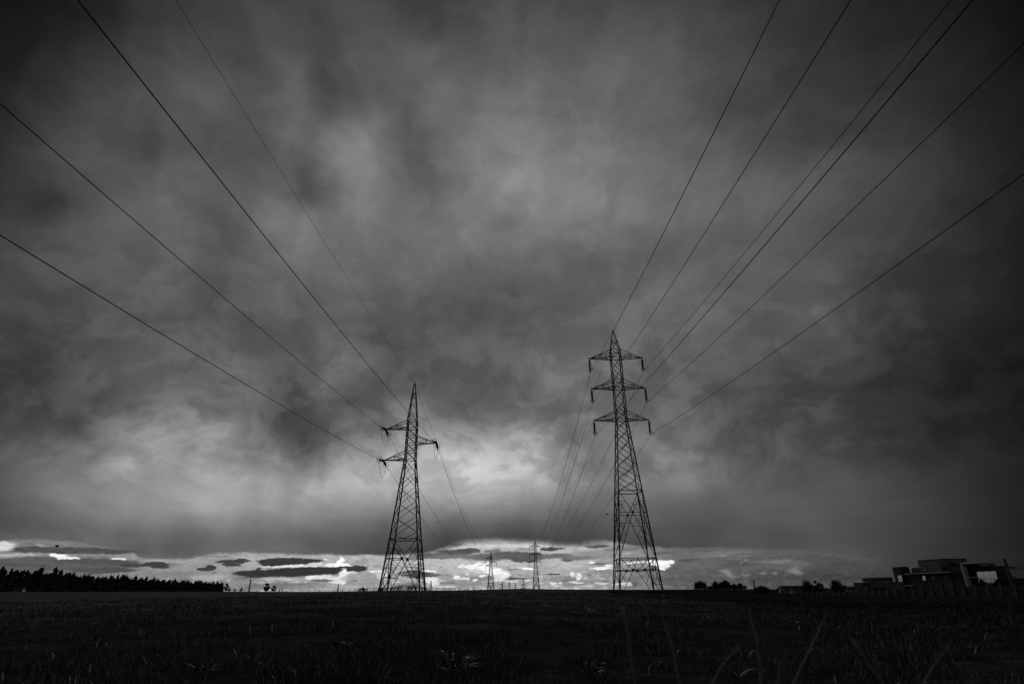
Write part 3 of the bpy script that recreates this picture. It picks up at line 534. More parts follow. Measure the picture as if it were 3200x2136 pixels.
def crossarm(parent, half, side, zb, zt, tip_x, tip_z):
    """pyramid arm: two bottom chords, two top chords, posts and lacing"""
    hb, ht = half(zb), half(zt)
    A = empty('crossarm'); A.parent = parent
    tip = Vector((side*tip_x, 0, tip_z))
    B = [Vector((side*hb, s*hb, zb)) for s in (-1, 1)]; T = [Vector((side*ht, s*ht, zt)) for s in (-1, 1)]
    for p in B: bar_obj('chord', p, tip, .10, A)
    for p in T: bar_obj('chord', p, tip, .085, A)
    mb = [p.lerp(tip, .5) for p in B]; mt = [p.lerp(tip, .5) for p in T]
    for k in (0, 1):
        bar_obj('strut', mb[k], mt[k], .06, A); bar_obj('strut', B[k], mt[k], .06, A)
    bar_obj('strut', mb[0], mb[1], .055, A); bar_obj('strut', mt[0], mt[1], .055, A)
    bar_obj('strut', B[0], mb[1], .055, A); bar_obj('strut', B[1], mb[0], .055, A)
    bar_obj('strut', B[0], B[1], .08, A)
    o = box_obj('end_plate', -.09, .09, -.09, .09, -.09, .09, STEEL, A); o.location = tip
    return A
DISC = lathe([(.03, .13), (.07, .12), (.17, .03), (.165, .0), (.06, .015), (.03, -.02)], 12, PORC, 'insulator_disc')
CLAMP = lathe([(.02, .16), (.05, .12), (.07, 0), (.05, -.12), (.02, -.16)], 8, STEEL, 'clamp')
def ring_mesh(R, r=.018, n=20):
    V, F = [], []
    for i in range(n):
        a = 2*pi*i/n
        for k in range(6):
            b = 2*pi*k/6; q = R+r*cos(b); V.append((q*cos(a), q*sin(a), r*sin(b)))
    for i in range(n):
        for k in range(6): F.append((i*6+k, ((i+1) % n)*6+k, ((i+1) % n)*6+(k+1) % 6, i*6+(k+1) % 6))
    return mesh('corona_ring', V, F, STEEL, True)
RINGH, RINGV = ring_mesh(.30, .024), ring_mesh(.37, .03)
def string(parent, p, q, n, ringm, pad0=.28, pad1=.3):
    """an insulator string from p to q, its discs threaded on a rod"""
    p, q = Vector(p), Vector(q); d = (q-p); L = d.length
    S = empty('insulator_string'); S.parent = parent; S.location = p
    S.rotation_euler = (-d).to_track_quat('Z', 'Y').to_euler()           # local -Z runs along the string
    tube_obj('rod', [(0, 0, 0), (0, 0, -L)], .028, STEEL, S)
    for i in range(n):
        z = -(pad0 + (L-pad0-pad1)*i/(n-1)); link('insulator_disc', DISC, S, (0, 0, z))
    link('corona_ring', ringm, S, (0, 0, -(L-pad1+.02)))
    link('clamp', CLAMP, S, (0, 0, -L), (radians(90), 0, 0))
    return S

# double circuit suspension tower; numbers are metres above the eye plane's zero, base at 0.4
def half_double(z):
    z = z+.4
    return interp(z, [-1, .4, 22.9, 33.46, 36.75], [2.75, 2.62, .71, .70, .05])
def double_tower(loc, label, group):
    t = empty('double_circuit_pylon', loc, 0, label, 'pylon', group)
    H = half_double; q = lambda z: z-.4
    legs(t, H, [-.8]+[q(z) for z in (12.95, 22.9, 33.46, 36.75)], [.17, .15, .12, .09])
    cage = [22.9, 24.1, 25.85, 27.6, 28.77, 30.5, 32.3, 33.46]
    for a, b in zip(cage, cage[1:]): xpanel(t, H, q(a), q(b), .065)
    xpanel(t, H, q(33.46), q(34.94), .055)
    for z in (22.9, 24.1, 27.6, 28.77, 32.3, 33.46, 34.94): ring(t, H, q(z), .075)
    low = [22.9, 21.45, 19.9, 18.2, 16.32, 14.64, 12.95]
    for a, b in zip(low, low[1:]): xpanel(t, H, q(b), q(a), .07)
    for z in (12.95, 4.6, 3.23): ring(t, H, q(z), .10)
    ring(t, H, q(10.17), .07)
    zm = 10.17
    for f in range(4):
        for s in (-1, 1):
            seg(t, H, f, s, q(12.95), 0, q(zm), .08); seg(t, H, f, 0, q(zm), s, q(4.6), .085)
            # redundants between leg and main diagonal
            d1 = at_z(s, 12.95, 0, zm, 11.6); seg(t, H, f, s, q(11.6), d1, q(11.6), .055); seg(t, H, f, d1, q(11.6), s, q(zm), .055)
            lev = [zm, 8.8, 7.4, 6.0]
            for i, z in enumerate(lev[1:]):
                d = at_z(0, zm, s, 4.6, z); seg(t, H, f, s, q(z), d, q(z), .055)
                dn = at_z(0, zm, s, 4.6, lev[i]) if i else 0
                if i == 0: seg(t, H, f, s, q(zm), d, q(z), .055)
                elif i == 1: seg(t, H, f, s, q(8.8), d, q(z), .055)
                else: seg(t, H, f, s, q(7.4), d, q(z), .055)
            # foot frame
            seg(t, H, f, s, q(4.6), s*.30, q(3.23), .07); seg(t, H, f, 0, q(4.6), s*.30, q(3.23), .065)
            seg(t, H, f, s*.30, q(3.23), s*.93, q(.5), .07)
            d5 = at_z(s*.30, 3.23, s*.93, .5, 1.55)
            seg(t, H, f, s, q(3.23), d5, q(1.55), .06); seg(t, H, f, s, q(1.55), d5, q(1.55), .055)
            gusset(t, H, f, s*.30, q(3.23), .3)
        gusset(t, H, f, 0, q(zm), .3)
        for s in (-1, 1):
            for z in (12.95, 22.9, 32.3, 27.6): gusset(t, H, f, s*.97, q(z), .22)
    for zb, zt in ((22.9, 24.1), (27.6, 28.77), (32.3, 33.46)):
        for side in (-1, 1):
            crossarm(t, H, side, q(zb), q(zt), 3.88, q(zb)-.03)
            string(t, (side*3.88, 0, q(zb)-.1), (side*3.86, 0, q(zb)-2.1), 10, RINGH)
    V, F = [], []
    h = box_obj('peak_cap', -.10, .10, -.10, .10, 0, .22, STEEL, t); h.location = (0, 0, q(36.6))
    bolt = None
    for i in range(30):
        z = 3.0+i*.75
        if z > 22: break
        hh = H(q(z)); 
        if bolt is None:
            V, F = [], []; tube(V, F, [(0, 0, 0), (.22, 0, 0)], .013, 5); bolt = mesh('step_bolt', V, F, STEEL)
        link('step_bolt', bolt, t, (hh, -hh, q(z)))
    for sx in (-1, 1):
        for sy in (-1, 1):
            hh = H(0); box_obj('footing', sx*hh-.3, sx*hh+.3, sy*hh-.3, sy*hh+.3, -1.0, -.02, CONC, t)
    return t
PYLONS = 'pylons of the double circuit line'
dt = double_tower((15.25, 78, .4), 'tall lattice pylon with six crossarms at right, biggest pylon in the field', PYLONS)
TH = 2.5; d2 = double_tower((13.32, 404, -3.53), '', PYLONS)
d2['label'] = 'distant six-armed lattice pylon with hanging insulators on the skyline, behind the hill crest'; TH = 1.0
TH = 3.4; d3 = double_tower((10.45, 850, -17.6), '', PYLONS)
d3['label'] = 'small far lattice pylon with four arms above the skyline beneath a dark streak cloud'; TH = 1.0

# single circuit tension tower, base at 1.3
def half_single(z):
    z = z+1.3
    return interp(z, [0, 1.3, 7.51, 18.18, 23.79, 27.98, 29.5], [2.72, 2.47, 1.81, .715, .665, .25, .07])
def tension_tower(loc):
    t = empty('single_circuit_pylon', loc, 0, 'lattice pylon at left with three staggered arms and looping jumper wires', 'pylon', 'pylons of the single circuit line')
    H = half_single; q = lambda z: z-1.3
    legs(t, H, [-.9]+[q(z) for z in (7.51, 18.18, 23.79, 27.98, 29.5)], [.17, .15, .12, .10, .08])
    for a, b in ((23.79, 25.4), (25.4, 26.8), (26.8, 27.98)): xpanel(t, H, q(a), q(b), .055)
    cage = [18.18, 19.31, 20.43, 21.55, 22.67, 23.79]
    for a, b in zip(cage, cage[1:]): xpanel(t, H, q(a), q(b), .065)
    for z in cage+[27.98]: ring(t, H, q(z), .08)
    low = [18.18, 16.25, 14.27, 12.3, 10.32, 8.26]
    for a, b in zip(low, low[1:]): xpanel(t, H, q(b), q(a), .07)
    ring(t, H, q(7.51), .10); ring(t, H, q(5.13), .09)
    for f in range(4):
        for s in (-1, 1):
            seg(t, H, f, s, q(8.26), 0, q(7.51), .065)
            seg(t, H, f, s, q(7.51), 0, q(5.13), .085); seg(t, H, f, 0, q(5.13), s*.9, q(1.1), .085)
            d = at_z(s, 7.51, 0, 5.13, 6.35); seg(t, H, f, s, q(6.35), d, q(6.35), .06); seg(t, H, f, d, q(6.35), s, q(5.13), .06)
            pts = []
            for z in (4.0, 2.83, 1.65):
                d = at_z(0, 5.13, s*.9, 1.1, z); seg(t, H, f, s, q(z), d, q(z), .10 if z == 2.83 else .06); pts.append(d)
            seg(t, H, f, s, q(5.13), pts[0], q(4.0), .055); seg(t, H, f, pts[0], q(4.0), pts[1]*.5+s*.5, q(2.83), .055)
            seg(t, H, f, s, q(4.0), pts[1], q(2.83), .055); seg(t, H, f, s, q(2.83), pts[2], q(1.65), .055)
            for z in (7.51, 18.18, 20.43, 22.67): gusset(t, H, f, s*.96, q(z), .22)
        gusset(t, H, f, 0, q(5.13), .34)
    for side, zb, zt, tx, tz in ((-1, 22.67, 23.79, 3.82, 22.61), (1, 20.43, 21.55, 3.57, 20.54), (-1, 18.18, 19.31, 3.82, 18.14)):
        crossarm(t, H, side, q(zb), q(zt), tx, q(tz))
        tip = Vector((side*tx, 0, q(tz)))
        a = tip+Vector((-.02*side, -2.45, -.42)); b = tip+Vector((-.12, 2.45, -.26))
        string(t, tip, a, 13, RINGV, .3, .35); string(t, tip, b, 13, RINGV, .3, .35)
        tube_obj('jumper_wire', [a.lerp(b, k/16)+Vector((0, 0, -1.95*(1-(2*k/16-1)**2)**.62)) for k in range(17)], .022, CABLE, t)
    h = box_obj('peak_cap', -.13, .13, -.13, .13, 0, .3, STEEL, t); h.location = (0, 0, q(29.25))
    for sx in (-1, 1):
        for sy in (-1, 1):
            hh = H(0); box_obj('footing', sx*hh-.3, sx*hh+.3, sy*hh-.3, sy*hh+.3, -1.0, -.02, CONC, t)
    return t
tension_tower((-14.57, 80, 1.3))

# single circuit suspension tower (the far ones), base at -3
def half_small(z):
    z = z-3.0
    return interp(z, [-4, -3, 6.47, 17.0, 22.47, 25.55], [2.7, 2.55, 1.75, .72, .68, .05])
def small_tower(loc, label):
    t = empty('single_circuit_pylon', loc, 0, label, 'pylon', 'pylons of the single circuit line')
    H = half_small; q = lambda z: z+3.0
    legs(t, H, [-.8]+[q(z) for z in (6.47, 17.0, 22.47, 25.55)], [.17, .15, .13, .10])
    cage = [17.0, 18.1, 19.2, 20.3, 21.38, 22.47, 24.0]
    for a, b in zip(cage, cage[1:]): xpanel(t, H, q(a), q(b), .07)
    for z in (17.0, 19.2, 21.38, 22.47): ring(t, H, q(z), .09)
    low = [17.0, 15.1, 13.2, 11.3, 9.4, 7.3]
    for a, b in zip(low, low[1:]): xpanel(t, H, q(b), q(a), .075)
    ring(t, H, q(6.47), .11); ring(t, H, q(4.14), .09)
    for f in range(4):
        for s in (-1, 1):
            seg(t, H, f, s, q(7.3), 0, q(6.47), .07); seg(t, H, f, s, q(6.47), 0, q(4.14), .09); seg(t, H, f, 0, q(4.14), s, q(-2.6), .09)
            d = at_z(s, 6.47, 0, 4.14, 5.3); seg(t, H, f, d, q(5.3), s, q(4.14), .06)
            d = at_z(0, 4.14, s, -2.6, 2.4); seg(t, H, f, s, q(4.14), d, q(2.4), .06); seg(t, H, f, s, q(2.4), d, q(2.4), .06)
        gusset(t, H, f, 0, q(4.14), .34)
    for side, zb, zt in ((-1, 21.38, 22.47), (1, 19.2, 20.3), (-1, 17.0, 18.1)):
        crossarm(t, H, side, q(zb), q(zt), 3.68, q(zb))
        string(t, (side*3.68, 0, q(zb)-.1), (side*3.66, 0, q(zb)-2.5), 13, RINGH)
    return t
TH = 2.5; s2 = small_tower((-16.27, 404, -3.0), 'distant lattice pylon with three staggered arms in front of a white cloud')
TH = 3.4; s3 = small_tower((-18.5, 850, -14.0), '')
s3['label'] = 'small far lattice pylon with one left and one right arm above the skyline'; TH = 1.6

# other masts on the horizon: four legs, X bracing, a few short arms
def lattice_mast(name, x, y, z0, h, wb, wt, arms, label, cat, lw=.2, n=7):
    t = empty(name, (x, y, z0), 0, label, cat)
    H = lambda z: interp(z, [0, h], [wb/2, wt/2])
    legs(t, H, [0, h*.5, h], [lw, lw*.8])
    zs = [h*(1-(1-i/n)**1.0) for i in range(n+1)]
    for a, b in zip(zs, zs[1:]): xpanel(t, H, a, b, lw*.55)
    for z, w in arms:
        bar_obj('crossarm', (-w, 0, z), (w, 0, z), lw*1.0, t)
        for s in (-1, 1): bar_obj('arm_stay', (s*w, 0, z), (0, 0, z+lw*4), lw*.6, t)
    return t
lattice_mast('radio_mast', -23.0, 2200*.38, -3, 18, 1.9, .5, [], 'slender dark mast on the skyline just left of the weeds', 'mast', .16) if False else None
def at_uv(u, v, Y): return (u*Y, Y, EYE+v*Y)
def mast_at(u, vtop, Y, drop, *a, **k):
    x, y, zt = at_uv(u, vtop, Y); return x, y, zt-drop, drop
x, y, z0, h = mast_at(-.0104, .0148, 1150, 27); lattice_mast('lattice_tower', x, y, z0, h, 6.0, .9, [(25, 1.3), (23, 1.3), (21, 1.3)], 'far narrow lattice tower on the crest between the two small armed pylons', 'pylon', .3)
x, y, z0, h = mast_at(-.0006, .0128, 1400, 26); lattice_mast('lattice_tower', x, y, z0, h, 2.6, 1.0, [(21.0, 3.4), (17.0, 3.4), (13.2, 3.6)], 'far tower with three short stacked arms on the crest, left of a four-armed pylon', 'pylon', .34)
x, y, z0, h = mast_at(-.1373, .0184, 1000, 26); lattice_mast('lattice_tower', x, y, z0, h, 7.5, .7, [(22.5, 1.2), (20.5, 1.2), (18.5, 1.2)], 'small tapered lattice tower on the skyline right of the left pylon', 'pylon', .26)
x, y, z0, h = mast_at(-.2872, .0160, 900, 14); lattice_mast('antenna_mast', x, y, z0, h, 2.3, .5, [], 'thin lattice mast on the skyline below the long dark cloud', 'mast', .22)
x, y, z0, h = mast_at(-.4309, .0252, 620, 16); lattice_mast('antenna_mast', x, y, z0, h, 1.0, .55, [], 'slim lattice mast on the skyline between the plantation and two lone trees', 'mast', .17, 10)
x, y, z0, h = mast_at(.3845, .0122, 500, 9); lattice_mast('antenna_mast', x, y, z0, h, 1.2, .55, [], 'thin mast standing between the tree clump and the gabled house', 'mast', .15, 8)
for u, v, Y, hh, lab in ((-.0985, .0068, 300, 3, 'tiny pole on the skyline left of the two far pylons'), (.1297, .0052, 330, 5, 'taller of the thin poles on the crest between the far pylons and right pylon'),
                         (.1140, .0032, 330, 4, 'shorter of the thin poles on the crest left of the right pylon'), (.2523, .0012, 360, 4, 'tiny pole on the skyline left of the tree clump')):
    x, y, z = at_uv(u, v, Y); t = empty('pole', (x, y, z-hh), 0, lab, 'pole')
    tube_obj('shaft', [(0, 0, 0), (0, 0, hh)], .07, BARK, t); tube_obj('crossbar', [(-.35, 0, hh-.3), (.35, 0, hh-.3)], .05, BARK, t)

TH = 1.0
# ---------------------------------------------------------------- wires
DAMP = None
def damper_mesh():
    V, F = [], []
    tube(V, F, [(0, -.24, -.09), (0, -.14, -.09)], .045, 8); tube(V, F, [(0, .14, -.09), (0, .24, -.09)], .045, 8)
    tube(V, F, [(0, -.2, -.09), (0, .2, -.09)], .012, 5); tube(V, F, [(0, 0, -.1), (0, 0, .03)], .03, 6)
    return mesh('vibration_damper', V, F, STEEL)
DAMP = damper_mesh()
def span(p, q, sag, n, dense=None):
    """points of a hanging wire; more of them near the camera end when dense"""
    out = []
    for i in range(n+1):
        t = i/n
        P = Vector(p).lerp(Vector(q), t); P.z -= 4*sag*t*(1-t); out.append(P)
    return out
def wire(name, spans, rad, label, cat, group, dampers=()):
    pts = []
    for (p, q, sag, n) in spans: 
        s = span(p, q, sag, n); pts += s if not pts else s[1:]
    rr = [rad*(1.0 if p.y < 90 else 1.7) for p in pts]
    V, F = [], []; tube(V, F, pts, rr, 6)
    o = tag(link(name, mesh(name, V, F, CABLE, True)), label, cat, group)
    for d in dampers:
        dd = link('vibration_damper', DAMP, o, d[:3]); dd.rotation_euler = (d[3], 0, 0)
    return o
WR = 'wires of the double circuit line'
for key, side, z, lab in (('LT', -1, 30.19, 'black power wire on the top left arm of the right pylon, passing behind its peak'),
                          ('LM', -1, 25.52, 'black power wire on the middle left arm of the right pylon, leaving up and right'),
                          ('LB', -1, 20.81, 'black power wire on the bottom left arm of the right pylon, crossing behind its body'),
                          ('RT', 1, 30.19, 'thin power wire on the top right arm of the right pylon, running up right'),
                          ('RM', 1, 25.45, 'thin power wire on the middle right arm of the right pylon, running up right'),
                          ('RB', 1, 20.78, 'lowest power wire at right, from the bottom right arm of the right pylon')):
    x1 = 15.29+side*3.84
    A = (x1+3.26, 78-326, z); B = (x1, 78, z); Cc = (13.35+side*3.84, 404, z-3.95); Dd = (10.45+side*3.84, 850, z-18.0)
    sl = 4*9/326.
    o = wire('power_wire', [(A, B, 9.0, 90), (B, Cc, 7.6, 60), (Cc, Dd, 12.0, 40)], .022, lab, 'wire', WR,
         [(x1+.02, 78-1.6, z-1.6*sl, -sl), (x1-.01, 78+1.7, z-1.7*.105, .1)])
wire('earth_wire', [((18.6, -248, 36.75), (15.33, 78, 36.75), 8.0, 90), ((15.33, 78, 36.75), (13.32, 404, 32.8), 6.0, 60), ((13.32, 404, 32.8), (10.45, 850, 18.75), 10, 40)], .012,
     'thinnest wire at right, joining the very tips of the double circuit pylons', 'wire', WR)
WL = 'wires of the single circuit line'
for side, z, xm, zm, lab1, lab2 in ((-1, 22.61, -19.93, 18.85, 'upper left power wire, from the top left arm of the left pylon', 'power wire sagging away behind the left pylon from its top left arm'),
                                  (1, 20.54, -12.61, 16.62, 'thick power wire from the right arm of the left pylon up to the top edge', 'steep power wire descending behind the left pylon from its right arm'),
                                  (-1, 18.14, -19.93, 14.47, 'lowest power wire at left, from the bottom left arm of the left pylon', 'lowest sagging power wire behind the left pylon, dipping before the white cloud')):
    xt = -14.57+side*(3.82 if side < 0 else 3.57)
    a = (xt-.02*side, 80-2.45, z-.42); b = (xt-.12, 80+2.45, z-.26)
    sl = 4*8/326.
    wire('power_wire', [((a[0]+.65, a[1]-326, z-.42), a, 8.0, 90)], .022, lab1, 'wire', WL, [(a[0], a[1]-1.3, a[2]-1.3*sl, -sl)])
    wire('power_wire', [(b, (xm, 404, zm), 7.0, 60), ((xm, 404, zm), (xm-2.2, 850, zm-11.0), 12, 40)], .022, lab2, 'wire', WL, [(b[0], b[1]+1.5, b[2]-1.5*.1, .1)])
wire('earth_wire', [((-14.0, -246, 29.55), (-14.6, 80, 29.55), 7.5, 90), ((-14.6, 80, 29.55), (-16.27, 404, 22.6+3), 6, 60), ((-16.27, 404, 25.6), (-18.5, 850, 14.6), 10, 40)], .012,
     'thinnest wire at left, leaving the tip of the left pylon toward the top edge', 'wire', WL)

# ---------------------------------------------------------------- trees
def crown_mesh(name, lobes, n, size, seed, mat=LEAF, up=0.3, core=.62):
    r = random.Random(seed); V, F = [], []
    if core:                                                 # inner mass of twigs and shaded leaves
        for l in lobes:
            b = len(V)
            for j, (zz, rr) in enumerate(((-.8, .5), (-.3, .95), (.3, .95), (.8, .5))):
                for k in range(6):
                    a = pi/3*k+j*.5; q = core*r.uniform(.8, 1.1)
                    V.append(Vector((l[0]+cos(a)*rr*l[3]*q, l[1]+sin(a)*rr*l[4]*q, l[2]+zz*l[5]*core)))
            for j in range(3):
                for k in range(6): F.append((b+j*6+k, b+j*6+(k+1) % 6, b+j*6+6+(k+1) % 6, b+j*6+6+k))
            F.append(tuple(b+k for k in range(5, -1, -1))); F.append(tuple(b+18+k for k in range(6)))
    vol = [l[3]*l[4]*l[5] for l in lobes]; tot = sum(vol)
    for l, vv in zip(lobes, vol):
        for _ in range(max(6, int(n*vv/tot))):
            while True:
                d = Vector((r.uniform(-1, 1), r.uniform(-1, 1), r.uniform(-1, 1)))
                if .05 < d.length < 1: break
            d = d.normalized()*(r.random()**.45)*(1.28 if r.random() < .10 else 1.0)
            c = Vector((l[0]+d.x*l[3], l[1]+d.y*l[4], l[2]+d.z*l[5]))
            a = Vector((r.gauss(0, 1), r.gauss(0, 1), r.gauss(0, 1)+up)).normalized(); b = a.cross(Vector((r.gauss(0, 1), r.gauss(0, 1), r.gauss(0, 1)))).normalized()
            s = size*r.uniform(.6, 1.4); k = len(V)
            V += [c-a*s, c+b*s*.45, c+a*s, c-b*s*.45]; F.append((k, k+1, k+2, k+3))
    return mesh(name, V, F, mat)
def trunk_mesh(h, r0, seed, limbs=4, spread=1.0, top=.85):
    r = random.Random(seed); V, F = [], []
    tube(V, F, [(0, 0, -.6), (.03*h*r.uniform(-1, 1), 0, h*.4), (.03*h*r.uniform(-1, 1), .02*h, h*top)], [r0, r0*.7, r0*.25], 6)
    for i in range(limbs):
        z = h*r.uniform(.3, .7); a = r.uniform(0, 2*pi); L = spread*r.uniform(.6, 1.1)
        tube(V, F, [(0, 0, z), (cos(a)*L*.5, sin(a)*L*.5, z+L*.45), (cos(a)*L, sin(a)*L, z+L*.9)], [r0*.4, r0*.25, r0*.1], 5)
    return mesh('trunk', V, F, BARK)
# plantation: tall narrow trees in a row, unit height 10
PV = []
for s in range(9):
    r = random.Random(100+s); lobes = []
    w = r.uniform(1.7, 2.3)
    for i in range(7):
        z = .8+i*1.2; ww = w*(1.0-.5*(i/7.0)**1.8)*r.uniform(.85, 1.1)
        lobes.append((r.uniform(-.4, .4), r.uniform(-.4, .4), z, ww, ww, 1.1))
    for k in range(2+s % 3):
        lobes.append((r.uniform(-.9, .9), r.uniform(-.5, .5), r.uniform(8.0, 9.0), .75, .7, .9))
    lobes.append((r.uniform(-.3, .3), 0, 9.35, .5, .5, .75))
    PV.append((crown_mesh('crown', lobes, 700, .33, 200+s, up=.6, core=.8), trunk_mesh(10, .16, 300+s, 3, .8, .9)))
line = [(-222, 238), (-230, 275), (-294, 508), (-341, 722)]
def along(s):
    for a, b in zip(line, line[1:]):
        L = hypot(b[0]-a[0], b[1]-a[1])
        if s <= L: t = s/L; return a[0]+(b[0]-a[0])*t, a[1]+(b[1]-a[1])*t
        s -= L
    return None
uu = [-.95, -.8346, -.7939, -.7412, -.7187, -.6857, -.633, -.5795, -.5266, -.4738, -.44]
vt = [.0485, .0481, .0459, .0458, .0404, .0358, .0334, .0285, .0248, .0212, .02]
GP = 'trees of the plantation along the left horizon'
s = 0; cnt = 0
while True:
    p = along(s)
    if p is None: break
    for row in range(2):
        if row and cnt % 2: continue
        x = p[0]-row*2.6+rnd.uniform(-.4, .4); y = p[1]+row*2.2+rnd.uniform(-.5, .5)
        g = ground(x, y, False); u = x/y
        ht = (EYE+interp(u, uu, vt)*y-g)*(rnd.choice((.74, .80, .84, .88, .92, .96, 1.0, 1.08)) if row == 0 else .82)
        cm, tm = rnd.choice(PV)
        t = empty('plantation_tree', (x, y, g), rnd.uniform(0, 6.28), 'dark narrow tree in the dense plantation row along the left horizon', 'tree', GP)
        t.scale = (1.0*(ht/10)**.5, 1.0*(ht/10)**.5, ht/10)
        link('crown', cm, t); link('trunk', tm, t)
    cnt += 1; s += 2.7*(1+.45*min(1, s/500))*rnd.uniform(.7, 1.4)
# sparse tree ending the row and shrubs beside it
def tree(name, x, y, h, lobes, n, size, seed, label, cat='tree', group=None, trunk_r=.18, limbs=5, spread=1.2, zoff=0.0, mat=LEAF, up=.3):
    g = ground(x, y, False)+zoff
    t = empty(name, (x, y, g), 0, label, cat, group)
    link('crown', crown_mesh('crown', lobes, n, size, seed, mat, up), t); link('trunk', trunk_mesh(h, trunk_r, seed+1, limbs, spread), t)
    return t
tree('gappy_tree', -341, 728, 9, [(0, 0, 7.6, 1.5, 1.5, 1.6), (-1.8, 0, 4.6, 1.4, 1.5, 1.4), (1.6, 0, 5.2, 1.6, 1.5, 1.4), (.4, 0, 2.4, 2.4, 2, 1.2)], 520, .6, 41, 'gappy tree at the right end of the plantation row', spread=2.2)
tree('small_shrub_tree', -324, 700, 4, [(0, 0, 1.6, 1.6, 1.4, 1.5), (.2, 0, 3.0, .8, .8, .9)], 120, .45, 43, 'little rounded shrub just right of the plantation row')
tree('small_shrub_tree', -324.7, 715, 4, [(0, 0, 1.4, 1.6, 1.4, 1.3), (.2, 0, 2.6, .7, .8, .7)], 110, .45, 44, 'low pointed shrub left of the slim mast on the skyline')
tree('small_shrub_tree', -316, 712, 5, [(0, 0, 1.6, 2.0, 1.5, 1.4), (.1, 0, 3.4, 1.0, 1, 1.3)], 180, .45, 45, 'small cone shaped shrub nearest the slim mast on the skyline')
tree('lone_tree', -262, 650, 14*.58, [(0, 0, 7.0, 1.9, 1.8, 1.4), (1.3, 0, 6.3, 1.1, 1, .9), (-1.5, 0, 3.4, 1.9, 1.8, 1.7), (1.9, 0, 3.6, 1.7, 1.7, 1.9), (0, 0, 1.6, 2.6, 2, 1.2)], 1100, .5, 51, 'taller of the two lone dark trees on the left skyline', trunk_r=.25, spread=2.4)
tree('lone_tree', -254.5, 650, 8*.72, [(.6, 0, 4.8, 1.6, 1.4, .9), (-1.5, 0, 2.9, 1.1, 1.2, .8), (1.7, 0, 3.2, .9, 1, 1.0), (-.6, 0, 1.4, 1.8, 1.5, .9), (1.5, 0, 1.2, .8, .8, .8)], 650, .5, 52, 'smaller lone tree with an open forked crown on the left skyline', trunk_r=.2, spread=2.0)
for k, (u, Y, h, lab) in enumerate(((-.3818, 650, 1.9, 'first tiny shrub right of the two lone trees'), (-.3770, 650, 2.0, 'second tiny shrub right of the two lone trees'), (-.3700, 650, 1.0, 'lowest shrub bump on the skyline right of the lone trees'),
                                (-.4180, 650, 1.0, 'low shrub bump between the slim mast and the lone trees'))):
    tree('tiny_shrub', u*Y, Y, h, [(0, 0, h*.5, h*.42, h*.4, h*.55)], 60, .3, 60+k, lab, 'shrub', limbs=0)
# clump on the right of the large pylon
Y = 450
def clump(u0, u1, vt_, lobn, seed, label, name='clump_tree', kind='tree', n=900, size=.42, cone=False):
    x0, x1 = u0*Y, u1*Y; cx = (x0+x1)/2; w = (x1-x0)/2; g = ground(cx, Y, False); top = EYE+vt_*Y-g
    r = random.Random(seed); lobes = []
    for i in range(lobn):
        f = (i+.5)/lobn*2-1
        hgt = top*(1-.28*abs(f)**2)*r.uniform(.9, 1.0)
        rx = w/lobn*1.5
        lobes.append((f*(w-rx*.6), r.uniform(-.8, .8), hgt*.55, rx*1.15, rx*1.1, hgt*.47))
        lobes.append((f*(w-rx*.5), r.uniform(-.8, .8), hgt*.22, rx*1.2, rx*1.1, hgt*.26))
        if cone: lobes.append((f*(w-rx*.6), 0, hgt*.86, rx*.45, rx*.5, hgt*.16))
    return tree(name, cx, Y, top*.8, lobes, n, size, seed, label, kind, limbs=3)
clump(.2865, .3085, .0134, 5, 70, 'broad dense block of trees at the left end of the hilltop clump', n=1700)
clump(.3160, .3300, .0122, 3, 71, 'smaller rounded tree second from left in the hilltop clump', n=800, cone=True)
clump(.3285, .3470, .0136, 4, 72, 'tallest many-topped tree in the middle of the hilltop clump', n=1300, cone=True)
clump(.3450, .3530, .0070, 2, 76, 'low round shrub in the hilltop clump left of two pointed trees', n=300)
clump(.3505, .3560, .0086, 1, 73, 'thin pointed tree in the low right part of the hilltop clump', n=240, cone=True)
clump(.3575, .3655, .0092, 2, 74, 'pointed tree nearest the right end of the hilltop clump', n=380, cone=True)
clump(.3060, .3735, .0066, 11, 75, 'low dark hedge running along the foot of the hilltop clump', 'hedge', 'hedge', n=2400, size=.36)
# garden bushes and trees behind the wall
tree('dome_bush', 59.2, 150, 1.6, [(0, 0, .8, 1.75, 1.4, .95), (-1.0, 0, .5, 1.3, 1.1, .7), (1.1, 0, .55, 1.2, 1.1, .7)], 2600, .11, 81, 'dark dome shaped bush in the field left of the gabled house', 'bush', limbs=3, trunk_r=.08)
def tr(x, y, top, lobes, n, size, seed, label, **k):
    g = ground(x, y, False); h = top-g
    L = [(a, b, c*h, d, e, f*h) for a, b, c, d, e, f in lobes]
    return tree('garden_tree', x, y, h*.8, L, n, size, seed, label, **k)
tr(107.9, 230, 3.55, [(0, 0, .72, 1.8, 1.6, .27), (-.7, 0, .45, 1.4, 1.4, .3), (.9, 0, .5, 1.3, 1.3, .3), (.2, 0, .25, 2, 1.6, .25)], 1500, .22, 83, 'dense dark garden tree rising over the right of the long gabled roof')
tr(112.2, 231, 3.8, [(-.6, 0, .82, .9, .9, .16), (.6, 0, .66, 1.0, .9, .2), (1.7, 0, .6, .9, .8, .22), (-.4, 0, .4, 1.3, 1, .3), (1.2, 0, .3, 1.4, 1, .25)], 330, .24, 84, 'wispy open garden tree with drooping twigs right of a dense dark tree')
tr(112.4, 218, 3.45, [(0, 0, .74, 1.9, 1.7, .25), (-.9, 0, .45, 1.5, 1.5, .35), (1.1, 0, .48, 1.6, 1.5, .3), (0, 0, .25, 2.2, 2, .25)], 1900, .22, 85, 'dense round garden tree standing alone, halfway from gabled roof to palms')
